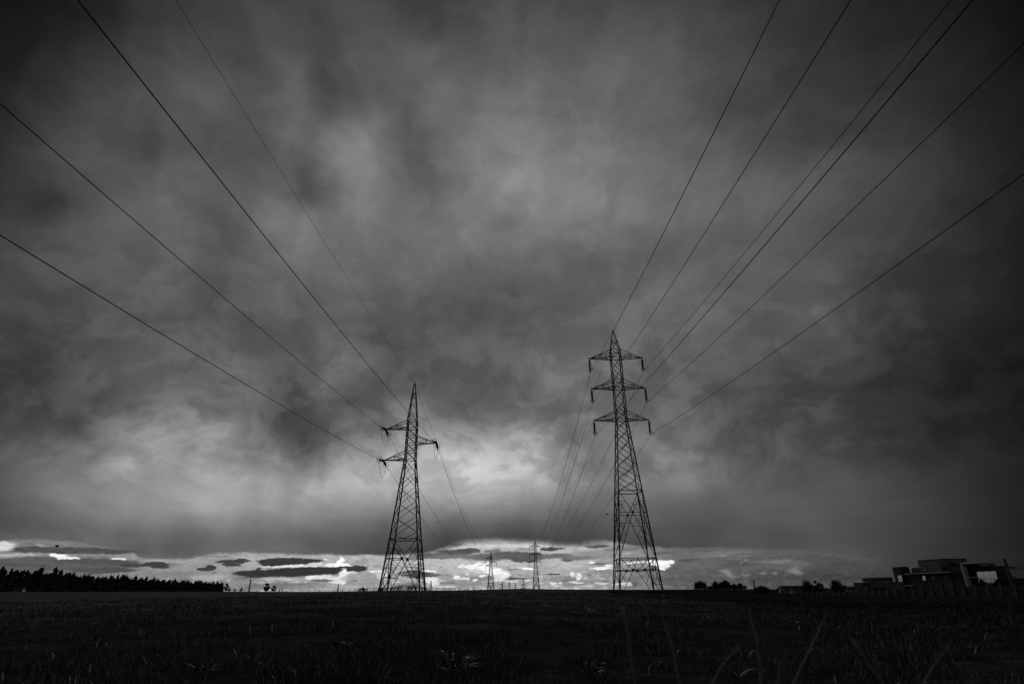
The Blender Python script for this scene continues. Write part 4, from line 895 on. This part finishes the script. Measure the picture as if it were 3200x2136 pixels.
tr(116.6, 220, 2.0, [(0, 0, .7, 1.1, 1, .28), (1.4, 0, .6, .8, .8, .25), (-1.0, 0, .5, 1.0, 1, .35)], 260, .2, 86, 'sparse low tree touching the right side of the dense round garden tree')
tr(120.2, 222, 1.5, [(0, 0, .75, .9, .8, .22), (.9, 0, .6, .6, .6, .2)], 120, .2, 87, 'small wispy shrub above the garden wall before the palms', cat='shrub')

# ---------------------------------------------------------------- houses behind the wall
WALLM = grey('dark_render_wall', .07, .11, .6, .9, .1); WALLD = grey('charcoal_wall', .02, .035, .8, .9, .1)
ROOFM = grey('dark_roof_tiles', .03, .05, 3.0, .85, .1, .4, 12); WHITE = grey('weathered_white_paint', .42, .55, 1.0, .8, .2)
SLABM = grey('pale_concrete_edge', .34, .42, 1.0, .85, .1); MUR = grey('garden_wall_blocks', .03, .06, .7, .95, .05, .5, 9)
PANE = bpy.data.materials.new('window_glass'); PANE.use_nodes = True
pp = PANE.node_tree.nodes['Principled BSDF']; pp.inputs['Base Color'].default_value = (.01, .01, .01, 1); pp.inputs['Roughness'].default_value = .03
pp.inputs['Metallic'].default_value = 1.0; pp.inputs['Base Color'].default_value = (.6, .6, .6, 1)
pn = PANE.node_tree.nodes.new('ShaderNodeTexNoise'); pn.inputs['Scale'].default_value = .9
pb = PANE.node_tree.nodes.new('ShaderNodeBump'); pb.inputs['Strength'].default_value = .03; pb.inputs['Distance'].default_value = .3
PANE.node_tree.links.new(pn.outputs[0], pb.inputs['Height']); PANE.node_tree.links.new(pb.outputs[0], pp.inputs['Normal'])
CURT = grey('pale_curtain', .3, .4, 2.0, .9, .05)

h = empty('modern_house', (85, 108, -1.0), 0, 'large modern flat-roofed house with square tower and glazed end behind the wall', 'house')
def hb(name, xo, x1, ya, yb, z0, z1, mat, parent=None):
    """block of the house; xo = metres behind the front plane, y and z in place"""
    return box_obj(name, xo, x1, ya-108, yb-108, z0+1.0, z1+1.0, mat, parent or h)
B0 = -1.5
hb('chimney_wall', -.5, 1.4, 134.9, 137.75, B0, 4.80, WALLD)
hb('wall', .3, 8, 132.1, 137.9, B0, 3.55, WALLM)
hb('wall', 1.2, 9, 130.7, 133.9, 3.56, 4.38, WALLM)
hb('tower', .9, 6.5, 124.0, 130.6, 3.40, 5.78, WALLM)
hb('wall', .6, 9, 121.0, 132.0, B0, 3.16, WALLM)
hb('wall', 1.5, 8, 120.9, 123.95, 3.36, 4.42, WALLD)
hb('canopy_slab', -1.1, .86, 119.6, 133.2, 3.18, 3.34, SLABM)
hb('balcony_slab', -.5, .25, 132.5, 134.8, .92, 1.06, SLABM)
hb('wall', -.2, 4, 115.95, 120.9, B0, 4.68, WALLD)
hb('roof_fin', -.4, 4.2, 117.0, 120.6, 4.70, 4.86, WALLD)
hb('pillar', -1.0, -.25, 115.45, 115.9, B0, 4.62, SLABM)
hb('roof_beam', -1.0, .8, 109.9, 115.9, 4.50, 4.82, SLABM)
hb('wall', 1.2, 2.0, 108.9, 115.4, B0, 3.95, WALLD)
hb('wall', 2.2, 3.0, 112.5, 115.3, 3.97, 4.55, WALLM)
hb('bay_frame', -.3, .6, 107.6, 113.9, 3.22, 3.85, WALLD); hb('bay_frame', -.3, .6, 107.6, 108.55, B0, 3.20, WALLD)
hb('bay_frame', -.3, 1.15, 113.4, 113.95, B0, 3.20, WALLD); hb('bay_ledge', -.5, .6, 108.6, 113.35, 1.02, 1.2, SLABM)
hb('ledge', -.6, -.1, 113.3, 115.2, 2.14, 2.28, SLABM)
def window(ya, yb, z0, z1, xo, bars=1, name='window', mat=None):
    w = hb(name, xo-.06, xo-.004, ya-.07, yb+.07, z0-.07, z1+.07, WALLD)
    n = bars+1; step = (yb-ya)/n
    for i in range(n):
        pn_ = hb('pane', xo-.10, xo-.062, ya+i*step+(.04 if i else 0), ya+(i+1)*step-(.04 if i < n-1 else 0), z0, z1, mat or PANE, w)
        if mat is None:                                       # the sash stands a little tilted
            for vtx in pn_.data.vertices:
                if vtx.co.z < z0+1.01: vtx.co.x -= .075*(z1-z0)
    return w
window(135.0, 136.35, 1.80, 3.05, -.5, 1)
window(133.85, 134.6, 2.02, 2.68, .3, 1)
window(128.95, 129.85, 1.90, 2.78, .6, 0)
window(126.0, 127.15, 2.02, 2.76, .6, 1, mat=CURT)
window(122.45, 123.2, 2.28, 2.72, .6, 0, mat=CURT)
window(128.6, 129.2, 3.75, 4.15, .9, 0, mat=CURT)
window(113.2, 114.9, 4.10, 4.35, 2.2, 0, mat=CURT)
window(108.75, 113.25, 1.30, 3.10, -.16, 2, 'bay_window')
# small fittings that break up the blocks
for yy in (132.6, 133.4, 134.2, 134.9): hb('railing', -.46, -.42, yy-.02, yy+.02, 1.062, 1.75, STEEL)
hb('railing', -.47, -.41, 132.5, 134.95, 1.752, 1.80, STEEL)
hb('downpipe', .22, .29, 131.4, 131.5, B0, 3.1, SLABM); hb('downpipe', -.29, -.21, 120.5, 120.6, B0, 4.6, WALLM)
hb('condenser_unit', 1.6, 2.3, 121.6, 122.5, 4.422, 4.95, WALLM); hb('water_tank', 3.0, 4.6, 126.0, 128.0, 5.782, 5.98, ROOFM)
hb('coping', .82, 6.6, 123.9, 130.7, 5.782, 5.86, WALLD); hb('parapet', 1.4, 2.0, 131.0, 133.6, 4.382, 4.50, WALLD)
hb('door', .50, .596, 124.6, 125.4, B0, 1.3, WALLD); hb('planter', -.9, -.3, 117.0, 119.6, B0, .2, WALLM)
# shrubs in the bay
for k, (x, y, r_, lab) in enumerate(((83.2, 110.7, .95, 'bushy potted shrub in front of the glazed end of the modern house'), (83.5, 107.6, .7, 'lower leafy shrub at the right of the glazed house end'),)):
    tree('garden_shrub', x, y, 2.0, [(0, 0, 2.35-k*.2, r_*.5, r_*.55, .5), (.2, .2, 1.7, r_*.8, r_, .6), (0, -.5, 1.2, r_, r_, .6)], 380, .16, 90+k, lab, 'shrub', trunk_r=.05, limbs=2, zoff=.0)
tree('garden_shrub', 83.5, 105.6, 3.0, [(0, 0, 2.6, 1.0, 1.2, .9), (0, -1.4, 2.2, 1, 1.2, .8), (0, 0, 1.3, 1.2, 2.2, 1.0)], 700, .18, 96, 'dark shrub mass between the house end and the leaning utility pole', 'shrub', trunk_r=.06, limbs=2)

# outbuilding with palms
o = empty('flat_roofed_outbuilding', (110, 187, -1.5), 0, 'low flat-roofed building with bright windows behind two palms', 'house')
def ob(name, x0, x1, y0, y1, z0, z1, mat, p=None): return box_obj(name, x0-110, x1-110, y0-187, y1-187, z0+1.5, z1+1.5, mat, p or o)
ob('wall', 105.6, 107.4, 189, 194, -2, 2.1, WALLD); ob('wall', 107.6, 113.6, 184.5, 190.0, -2, 2.05, WALLM); ob('roof', 109.9, 115.8, 190.1, 196, 2.2, 3.40, WALLD)
ob('canopy_slab', 107.3, 113.9, 184.2, 190.0, 2.07, 2.22, SLABM)
for i, (xa, xb) in enumerate(((106.0, 106.5), (106.7, 107.0), (107.9, 108.4), (108.6, 109.1), (109.3, 110.2))):
    f = ob('window', xa-.05, xb+.05, (188.90 if xb < 107.3 else 184.40), (188.99 if xb < 107.3 else 184.49), -.1, 1.05, WALLD)
    ob('pane', xa, xb, (188.86 if xb < 107.3 else 184.36), (188.89 if xb < 107.3 else 184.39), -.05, 1.0, CURT, f)
a = empty('tv_antenna', (111.1, 191, 3.4), 0, 'thin television antenna on the flat outbuilding roof', 'antenna')
tube_obj('mast', [(0, 0, 0), (0, 0, 1.35)], .03, STEEL, a)
for k in range(5): tube_obj('element', [(-.28+.03*k, 0, .95+.1*k), (.28-.03*k, 0, .95+.1*k)], .016, STEEL, a)
def palm(x, y, top, seed, label):
    g = ground(x, y, False); hh = top-g; r = random.Random(seed); p = empty('palm_tree', (x, y, g), 0, label, 'palm')
    V, F = [], []; tube(V, F, [(0, 0, -.5), (.1, 0, hh*.4), (0, 0, hh*.72)], [.16, .12, .1], 7); link('trunk', mesh('trunk', V, F, BARK), p)
    for k in range(13):
        a = 2*pi*k/13+r.uniform(-.2, .2); L = r.uniform(1.1, 1.6); V, F = [], []; rise = r.uniform(.35, .95)
        pts = [Vector((cos(a)*L*t, sin(a)*L*t, hh*.70+rise*1.5*t*(1-.0)-1.9*t*t*.75)) for t in [i/7 for i in range(8)]]
        tube(V, F, pts, .018, 4)
        for i in range(1, 8):
            for s_ in (-1, 1):
                d = Vector((-sin(a)*s_, cos(a)*s_, -.6)).normalized(); ll = .42*(1-abs(i/7-.45)); b = len(V)
                V += [pts[i]-Vector((cos(a), sin(a), 0))*.07, pts[i]+Vector((cos(a), sin(a), 0))*.07, pts[i]+d*ll+Vector((cos(a), sin(a), 0))*.12]; F.append((b, b+1, b+2))
        link('frond', mesh('frond', V, F, LEAF), p)
palm(103.4, 180, 3.35, 5, 'taller palm with arching fronds before the outbuilding roof')
palm(101.4, 180, 2.55, 6, 'shorter palm at the left corner of the outbuilding')
tree('garden_shrub', 105.4, 178, 2.2, [(0, 0, 1.7, 1.6, 1.2, .7), (-1.6, 0, 1.5, 1.3, 1, .7), (0, 0, .8, 2.6, 1.4, .8)], 700, .16, 98, 'dark shrub thicket under the two palms', 'shrub', trunk_r=.06, limbs=2)
p = empty('spike_pole', (101.8, 182, -2), 0, 'short dark pole sticking up behind the shorter palm', 'pole'); tube_obj('shaft', [(0, 0, 0), (0, 0, 5.3)], [.1, .07], BARK, p)

# gabled house: ridge runs along X, eaves toward the field
g = empty('gabled_house', (106, 250, -4), 0, 'low house with long dark tiled roof and white-edged gables', 'house')
def poly(name, pts, mat, parent, thick=(0, 0, -.15)):
    n = len(pts); T = Vector(thick); V = [Vector(p) for p in pts]+[Vector(p)+T for p in pts]
    F = [tuple(range(n)), tuple(range(2*n-1, n-1, -1))]+[(i, i+n, (i+1) % n+n, (i+1) % n) for i in range(n)]
    return link(name, mesh(name, V, F, mat), parent)
zr, ze = 1.66+4, -1.45+4
poly('roof', [(-1.2, -4, ze), (16.2, -4, ze), (16.2, 0, zr), (0, 0, zr)], ROOFM, g)
poly('roof', [(0, 0, zr), (16.2, 0, zr), (16.2, 4, ze), (-1.2, 4, ze)], ROOFM, g)
box_obj('wall', .4, 15.6, -3.4, 3.4, 0, ze-.2, WALLM, g)
poly('gable', [(.2, -3.4, ze-.1), (.2, 0, zr-.25), (.2, 3.4, ze-.1)], WHITE, g, (.2, 0, 0))
bar_obj('barge_board', (-1.25, -4.05, ze), (-.06, 0, zr+.05), .26, g, WHITE); bar_obj('barge_board', (1.2, -4.2, ze-.1), (-.05, -.1, zr+.05), .20, g, WHITE)
dg = poly('dormer', [(1.1, -5.2, ze-.2), (2.3, -5.2, 4.1), (3.6, -5.2, ze-.2)], WHITE, g, (0, .5, 0))
bar_obj('barge_board', (.6, -5.4, ze-.15), (2.3, -5.4, 4.25), .24, g, WHITE); bar_obj('barge_board', (2.3, -5.42, 4.25), (3.9, -5.4, ze-.15), .24, g, WHITE)
poly('dormer_roof', [(.6, -5.38, ze-.1), (2.3, -5.38, 4.2), (2.3, -2, 4.2), (.6, -2, ze-.1)], ROOFM, g); poly('dormer_roof', [(2.3, -5.38, 4.2), (3.9, -5.38, ze-.1), (3.9, -2, ze-.1), (2.3, -2, 4.2)], ROOFM, g)
link('chimney', mesh('chimney', *(lambda V, F: (box(V, F, 13.0, 13.5, -.3, .3, zr-.3, zr+.25), (V, F))[1])([], []), ROOFM), g)
g2 = empty('low_annex', (118.5, 240, -4), 0, 'lower dark hipped annex right of the long gabled roof', 'outbuilding')
box_obj('wall', -1.6, 3.0, -2.5, 2.5, 0, 3.0, WALLM, g2)
V = [(-2, -3, 3.0), (3.6, -3, 3.0), (3.6, 3, 3.0), (-2, 3, 3.0), (-1, 0, 4.75), (2, 0, 4.6)]; link('roof', mesh('roof', V, [(0, 1, 5, 4), (1, 2, 5), (2, 3, 4, 5), (3, 0, 4), (3, 2, 1, 0)], ROOFM), g2)
# far pale wall with a pole
fw = box_obj('boundary_wall', 121.6, 127.6, 230, 230.25, -3, .82, grey('pale_far_wall', .2, .28), None); tag(fw, 'plain pale far wall seen between the wispy shrub and the palms', 'wall')
p = empty('utility_pole', (109.4, 200, -2.2), 0, 'small dark utility pole with a wire left of the palms', 'pole')
tube_obj('shaft', [(0, 0, 0), (0, 0, 3.6)], [.12, .09], BARK, p); tube_obj('crossarm', [(-.45, 0, 3.15), (.5, 0, 3.25)], .05, BARK, p)

# garden wall: panels between posts, dropping with the ground
def wtop(y): return interp(y, [80, 92, 105, 125, 155, 180], [.95, .80, .55, .10, -.33, -.6])
gw = empty('garden_wall', (70, 95, 0), 0, 'long low panelled garden wall with square posts in front of the houses', 'wall')
PW, PS = {}, None
V, F = [], []; box(V, F, -.06, .06, .09, 2.43, -1.9, 0); PANEL = mesh('wall_panel', V, F, MUR)
V, F = [], []; box(V, F, -.13, .10, -.09, .09, -1.9, .22); b = len(V); box(V, F, -.16, .13, -.12, .12, .222, .30); POST = mesh('post', V, F, grey('wall_post', .05, .085))
y = 77.3
while y < 176:
    z = wtop(y+1.25)-.05
    link('wall_panel', PANEL, gw, (0, y-95, z)); link('post', POST, gw, (0, y-95, wtop(y)-.05+.0)); y += 2.5
# utility pole at the right
up_ = empty('utility_pole', (76.3, 95.4, -1.2), 0, 'leaning dark utility pole carrying wires beside the modern house', 'pole')
tube_obj('shaft', [(0, 0, 0), (0, 0, 5.85)], [.27, .19], BARK, up_, 8)
tube_obj('crossarm', [(-1.5, .3, 4.75), (.9, -.3, 4.05+.5)], .07, BARK, up_)
tube_obj('bracket', [(0, 0, 4.4), (1.1, -.2, 4.35)], .05, STEEL, up_)
for i, (z1, dz, lab) in enumerate(((4.55, .0, 'upper thin service wire running right from the utility pole'), (4.35, -.12, 'lower thin service wire running right from the utility pole'))):
    wire('service_wire', [((76.4, 95.3, z1-1.2), (95, 86, z1-1.3+dz), .4, 14)], .025, lab, 'wire', 'service wires at the right edge')
bh = empty('background_house', (99.8, 125, -1), 0, 'dark low building at the far right edge behind the wall', 'house')
box_obj('wall', 0, 9, 0, 6, -1, 2.85, WALLD, bh); box_obj('roof', -.3, 9.3, -.3, 6.3, 2.86, 3.05, ROOFM, bh)

# farmhouse before the plantation
fx, fy = -210.5, 262.0; fz = ground(fx, fy, False)
fh = empty('farmhouse', (fx, fy, fz), .3, 'tiny pale farmhouse at the foot of the plantation trees', 'house')
box_obj('wall', -1.6, 1.6, -1.5, 1.5, -.5, 1.25, grey('faded_wall', .10, .2, 1.2), fh)
poly('roof', [(-1.9, -1.9, 1.2), (1.9, -1.9, 1.2), (1.7, 0, 2.0), (-1.7, 0, 2.0)], ROOFM, fh); poly('roof', [(-1.7, 0, 2.0), (1.7, 0, 2.0), (1.9, 1.9, 1.2), (-1.9, 1.9, 1.2)], ROOFM, fh)
f = box_obj('window', -.9, -.3, -1.56, -1.502, .35, .95, WALLD, fh); box_obj('door', .3, .8, -1.57, -1.502, -.2, .95, WALLD, fh)

# ---------------------------------------------------------------- grass
def blades(name, n, rmin, rmax, h0, h1, w0, mat, seed, amax=54, label=None, patch=True, grow=.0, cat=None):
    rg = np.random.RandomState(seed)
    r = np.exp(rg.uniform(math.log(rmin), math.log(rmax), n)); a = np.radians(rg.uniform(-amax, amax, n))
    x, y = r*np.sin(a), r*np.cos(a)
    keep = np.ones(n, bool); hm = np.ones(n)
    for i in range(n):
        q = noise.noise(Vector((x[i]*.28, y[i]*.5, 11)))+.6*noise.noise(Vector((x[i]*1.4, y[i]*1.4, 5)))
        hm[i] = max(.25, .75+q*.9)
        if patch and q < -.05 and rg.rand() < .9: keep[i] = False
    x, y, r, hm = x[keep], y[keep], r[keep], hm[keep]; n = len(x)
    z = np.array([ground(float(x[i]), float(y[i])) for i in range(n)])
    h = rg.uniform(h0, h1, n)*hm*(1+grow*r/rmax); w = w0*rg.uniform(.6, 1.4, n)*np.maximum(1, r/14.0)
    t = rg.uniform(0, 2*pi, n); lean = rg.uniform(.1, 1.0, n)*h; la = rg.uniform(0, 2*pi, n)
    dx, dy = np.cos(t)*w/2, np.sin(t)*w/2; lx, ly = np.cos(la)*lean, np.sin(la)*lean
    V = np.zeros((n, 5, 3))
    V[:, 0] = np.stack([x-dx, y-dy, z-.02], 1); V[:, 1] = np.stack([x+dx, y+dy, z-.02], 1)
    V[:, 2] = np.stack([x+dx*.8+lx*.35, y+dy*.8+ly*.35, z+h*.6], 1); V[:, 3] = np.stack([x-dx*.8+lx*.35, y-dy*.8+ly*.35, z+h*.6], 1)
    V[:, 4] = np.stack([x+lx, y+ly, z+h], 1)
    me = bpy.data.meshes.new(name); k = np.arange(n)*5
    loops = np.stack([k, k+1, k+2, k+3, k+3, k+2, k+4], 1).reshape(-1)
    me.vertices.add(n*5); me.vertices.foreach_set('co', V.reshape(-1)); me.loops.add(n*7); me.loops.foreach_set('vertex_index', loops)
    me.polygons.add(n*2); st = np.stack([np.arange(n)*7, np.arange(n)*7+4], 1).reshape(-1); me.polygons.foreach_set('loop_start', st)
    me.polygons.foreach_set('loop_total', np.tile([4, 3], n)); me.update(calc_edges=True); me.materials.append(mat)
    return tag(link(name, me), label, cat, kind='stuff')
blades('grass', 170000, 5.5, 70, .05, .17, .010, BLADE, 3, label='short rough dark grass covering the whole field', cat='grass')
blades('dry_grass', 14000, 6.0, 45, .06, .17, .008, DRY, 4, label='pale dry blades scattered through the dark field grass', patch=True, cat='grass')
blades('broad_leaf_weeds', 5000, 6.0, 24, .08, .2, .035, grey('weed_leaf', .05, .10, 5), 5, label='low broad leaved weeds between the grass in front', cat='weeds')
# tall weeds around the left pylon, against the sky
def thicket(name, spots, n, h0, h1, seed, label, rad=.012):
    r = random.Random(seed); V, F = [], []
    for _ in range(n):
        cx, cy, sx, sy, hm = r.choice(spots); x = cx+r.gauss(0, sx); y = cy+r.gauss(0, sy); z = ground(x, y); hh = r.uniform(h0, h1)*hm
        lx = r.gauss(.25, .3)*hh; ly = r.gauss(0, .2)*hh
        tube(V, F, [(x, y, z-.05), (x+lx*.3, y+ly*.3, z+hh*.55), (x+lx, y+ly, z+hh)], [rad, rad*.8, rad*.35], 3, False)
        for k in range(3):
            t = r.uniform(.4, .95); px, py, pz = x+lx*t*t, y+ly*t*t, z+hh*t; a = r.uniform(0, 6.28); L = r.uniform(.08, .22); b = len(V)
            V += [(px, py, pz), (px+cos(a)*L, py+sin(a)*L, pz+L*.9), (px+cos(a)*L*.6+.03, py+sin(a)*L*.6, pz+L*.5)]; F.append((b, b+1, b+2))
    return tag(link(name, mesh(name, V, F, LEAF)), label, 'weeds', kind='stuff')
thicket('tall_weeds', [(-15.6, 83, .55, .5, 1.0), (-14.4, 83, .55, .5, 1.1), (-13.7, 83, .5, .5, 1.05), (-16.4, 83, .5, .5, .7), (-17.8, 83, .6, .6, .5), (-12.4, 83, .5, .5, .5)], 420, .35, 1.0, 21, 'wispy tall weeds silhouetted between the feet of the left pylon')
thicket('skyline_weeds', [(-10.2, 86, 1.2, .6, .5), (-7.8, 92, 1.4, .6, .45), (-20.5, 84, 1.2, .6, .5), (-26, 95, 3.0, 1, .5), (-31, 100, 2.5, 1, .45), (-21.8, 88, .4, .4, .7)], 260, .25, .9, 22, 'scattered weed tips along the skyline left and right of the left pylon')
thicket('pylon_foot_weeds', [(15.25+sx*2.5, 78+sy*2.5, .45, .45, 1.0) for sx in (-1, 1) for sy in (-1, 1)]+[(15.2, 77, 1.6, 1.2, .6)], 200, .15, .5, 23, 'rough weeds growing round the concrete feet of the right pylon')
tree('low_bush', -17.2, 78.2, .7, [(0, 0, .15, .35, .3, .28), (.25, 0, .1, .3, .3, .2)], 260, .06, 33, 'small dark bush against the left foot of the left pylon', 'bush', limbs=0, trunk_r=.02)
tree('low_bush', -21.7, 88, .6, [(0, 0, .3, .32, .3, .25)], 200, .06, 34, 'tiny round bush alone on the skyline left of the left pylon', 'bush', limbs=0, trunk_r=.02)

# leafy clumps in the foreground
def leaf_clump(x, y, n, L, seed, label, mat=None, w=.03):
    z = ground(x, y); c = empty('weed_clump', (x, y, z), 0, label, 'weed'); r = random.Random(seed); mat = mat or grey('clump_leaf', .035, .07, 6)
    for k in range(n):
        a = r.uniform(0, 2*pi); l = L*r.uniform(.6, 1.1); up = r.uniform(.4, 1.3); V, F = [], []
        s = Vector((-sin(a), cos(a), 0)); m = 6
        for i in range(m+1):
            t = i/m; p = Vector((cos(a)*l*t, sin(a)*l*t, up*l*t*(1-.55*t)))+Vector((r.uniform(-.01, .01), 0, 0)); ww = w*(sin(pi*min(1, .15+t*.85)))*.5+.001
            V += [p-s*ww, p+s*ww+Vector((0, 0, .004))]
        for i in range(m): F.append((2*i, 2*i+1, 2*i+3, 2*i+2))
        link('leaf', mesh('leaf', V, F, mat), c)
    return c
leaf_clump(-.78, 7.75, 26, .42, 1, 'large spiky leaf clump in the centre foreground near a white scrap')
leaf_clump(-3.85, 7.95, 16, .3, 2, 'spiky leaf clump low at the left foreground')
leaf_clump(-2.9, 10.5, 14, .35, 3, 'loose upright leaf tuft farther back on the left side of the field')
leaf_clump(2.45, 7.3, 18, .26, 4, 'low leafy weed at the feet of the blurred stalks')
leaf_clump(.9, 7.9, 20, .3, 8, 'low bristly weed rosette right of the centre foreground')
# blurred stalks close to the camera
STK = 'tall blurred grass stalks close to the camera'
def stalk(pts, rad, seed, label, twigs=()):
    """pts: visible upper points (x, y, z), tip first; continues to the ground"""
    rad *= .72; r = random.Random(seed); top = [Vector(p) for p in pts]; d = (top[-1]-top[-2]).normalized()
    foot = top[-1]+d*.05; base = Vector((top[-1].x+d.x*.2, top[-1].y+.02, ground(top[-1].x, top[-1].y)-.02))
    s = empty('grass_stalk', base, 0, label, 'grass stalk', STK)
    P = [p-base for p in top]+[foot-base, Vector((0, 0, 0))]
    V, F = [], []; n = len(P); tube(V, F, P, [rad*.35]+[rad]*(n-2)+[rad*1.1], 6); link('stem', mesh('stem', V, F, STRAW, True), s)
    V, F = [], []
    for k in range(26):
        t = r.random(); p = P[0].lerp(P[1], t); a = r.uniform(0, 6.28); l = rad*r.uniform(2, 4); b = len(V)
        V += [p+Vector((0, 0, -.002)), p+Vector((cos(a)*l*.5, sin(a)*l*.3, l)), p+Vector((cos(a)*l, sin(a)*l, l*2.2))]; F.append((b, b+1, b+2))
    link('seed_head', mesh('seed_head', V, F, STRAW), s)
    for tw in twigs:
        V, F = [], []; tube(V, F, [Vector(q)-base for q in tw], [rad*.8, rad*.5, rad*.15][:len(tw)], 5); link('side_leaf', mesh('side_leaf', V, F, STRAW, True), s)
stalk([(0.1693, 1.0000, 0.9256), (0.1753, 1.0000, 0.8825), (0.1789, 1.0000, 0.8193)], 0.0022, 0, 'first blurred grass stalk from the left, just beneath the right pylon', [])
stalk([(0.2605, 1.1200, 0.8961), (0.2705, 1.1200, 0.8634), (0.2764, 1.1200, 0.8026)], 0.0026, 1, 'thick blurred grass stalk, second from the left in the foreground', [])
stalk([(0.4278, 1.2400, 0.8469), (0.3939, 1.2400, 0.8204), (0.3660, 1.2400, 0.7861)], 0.0022, 2, 'forked blurred twig between the thick stalk and the upright one', [[(0.3939, 1.2400, 0.8204), (0.3974, 1.2400, 0.8045), (0.3991, 1.2400, 0.7856)], [(0.3963, 1.2400, 0.8124), (0.4110, 1.2400, 0.8202), (0.4257, 1.2400, 0.8280)]])
stalk([(0.3684, 1.0000, 0.9136), (0.3747, 1.0000, 0.8797), (0.3702, 1.0000, 0.8168)], 0.002, 3, 'straight upright blurred stalk left of the short twig tip', [])
stalk([(0.4492, 1.1200, 0.8317), (0.4505, 1.1200, 0.8221), (0.4428, 1.1200, 0.8004)], 0.0016, 4, 'short twig tip with a small bent head at the bottom edge', [[(0.4517, 1.1200, 0.8278), (0.4565, 1.1200, 0.8302), (0.4608, 1.1200, 0.8296)]])
stalk([(0.6080, 1.2400, 0.9011), (0.5702, 1.2400, 0.8504), (0.5190, 1.2400, 0.7840)], 0.0023, 5, 'blurred stalk leaning right with a small side leaf', [[(0.5631, 1.2400, 0.8407), (0.5739, 1.2400, 0.8531), (0.5862, 1.2400, 0.8612)]])
stalk([(0.5171, 1.0000, 0.8800), (0.5345, 1.0000, 0.8512), (0.5539, 1.0000, 0.8143)], 0.0018, 6, 'faint blurred stalk leaning left, in the dark right of the field', [])
stalk([(0.7533, 1.1200, 0.8568), (0.7193, 1.1200, 0.8280), (0.6879, 1.1200, 0.7971)], 0.0019, 7, 'rightmost blurred stalk, short and leaning right', [])


# birds and litter
BWHITE = grey('white_feathers', .22, .35, 30); BGREY = grey('grey_feathers', .10, .16, 30)
def ground_bird(x, y, rz, label):
    z = ground(x, y); b = empty('bird', (x, y, z), rz, label, 'bird', 'birds standing in the field')
    V, F = [], []
    tube(V, F, [(-.20, 0, .17), (-.15, 0, .18), (-.08, 0, .175), (0, 0, .17), (.07, 0, .19), (.105, 0, .235), (.125, 0, .275), (.15, 0, .295), (.175, 0, .293), (.19, 0, .287)],
         [.006, .022, .048, .058, .045, .026, .022, .030, .022, .006], 10)
    link('body', mesh('body', V, F, BWHITE, True), b)
    for s in (-1, 1):
        V, F = [], []; tube(V, F, [(.06, s*.045, .20), (-.05, s*.058, .185), (-.19, s*.02, .175)], [.018, .032, .004], 6); link('wing', mesh('wing', V, F, BGREY, True), b)
        V, F = [], []; tube(V, F, [(0, s*.022, .13), (-.02, s*.022, .07), (.0, s*.022, -.01), (.03, s*.022, -.012)], .005, 5); link('leg', mesh('leg', V, F, STEEL), b)
    V, F = [], []; tube(V, F, [(.185, 0, .287), (.215, 0, .28)], [.007, .001], 5); link('beak', mesh('beak', V, F, STEEL), b)
ground_bird(1.27, 26.0, 2.6, 'pale field bird in the mid field below the small six-armed pylon')
ground_bird(2.62, 21.9, 2.9, 'pale field bird nearest the camera, left of the right pylon feet')
ground_bird(-1.41, 28.3, .3, 'dark backed field bird farther left, below the three-armed distant pylon')
fb = empty('flying_bird', (-45.8, 60, 5.73), .4, 'small dark bird gliding above the plantation at far left', 'bird')
V, F = [], []; tube(V, F, [(-.24, 0, 0), (-.12, 0, .01), (0, 0, 0), (.1, 0, .01), (.17, 0, .02), (.21, 0, .015)], [.01, .04, .06, .045, .035, .004], 8); link('body', mesh('body', V, F, LEAF, True), fb)
for s, zz in ((-1, .14), (1, .24)):
    V = [(.08, s*.04, 0), (-.08, s*.04, 0), (-.09, s*.24, zz*.6), (.06, s*.24, zz*.7), (-.10, s*.42, zz*.9)]; V += [(a_, b_, c_+.015) for a_, b_, c_ in V]
    link('wing', mesh('wing', V, [(0, 1, 2, 3), (3, 2, 4), (5, 8, 7, 6), (8, 9, 7), (0, 3, 8, 5), (1, 6, 7, 2), (3, 4, 9, 8), (2, 7, 9, 4)], LEAF), fb)
fb2 = copy_tree(fb); fb2.location = (14.1, 90, 11.5); fb2['label'] = 'tiny distant bird in the grey sky between the far and right pylons'
def scrap(x, y, s, seed, label):
    r = random.Random(seed); z = ground(x, y); V = [(r.uniform(-s, s), r.uniform(-s, s)*.6, .05+r.uniform(0, s*.8)) for _ in range(5)]; V += [(a_+.004, b_, c_-.006) for a_, b_, c_ in V]
    me = mesh('litter', V, [(0, 1, 2), (0, 2, 3), (1, 2, 4), (7, 6, 5), (8, 7, 5), (9, 7, 6), (0, 5, 6, 1), (0, 3, 8, 5), (1, 6, 9, 4)], grey('white_plastic', .6, .75, 9))
    tag(link('litter', me, None, (x, y, z+.03)), label, 'litter')
scrap(-.49, 7.7, .07, 1, 'crumpled white plastic scrap right of the central leaf clump')
scrap(-3.42, 8.53, .06, 2, 'small white scrap on the grass in the left foreground')
scrap(9.62, 15.46, .05, 4, 'tiny white scrap far right in the dark field')
scrap(8.79, 19.86, .06, 5, 'tiny pale scrap in the right half of the field, beyond a stalk tip')

scene.render.engine = 'CYCLES'
scene.cycles.max_bounces = 3; scene.cycles.diffuse_bounces = 2; scene.cycles.glossy_bounces = 2
scene.cycles.use_denoising = False
scene.world.cycles.sampling_method = 'MANUAL'; scene.world.cycles.sample_map_resolution = 512
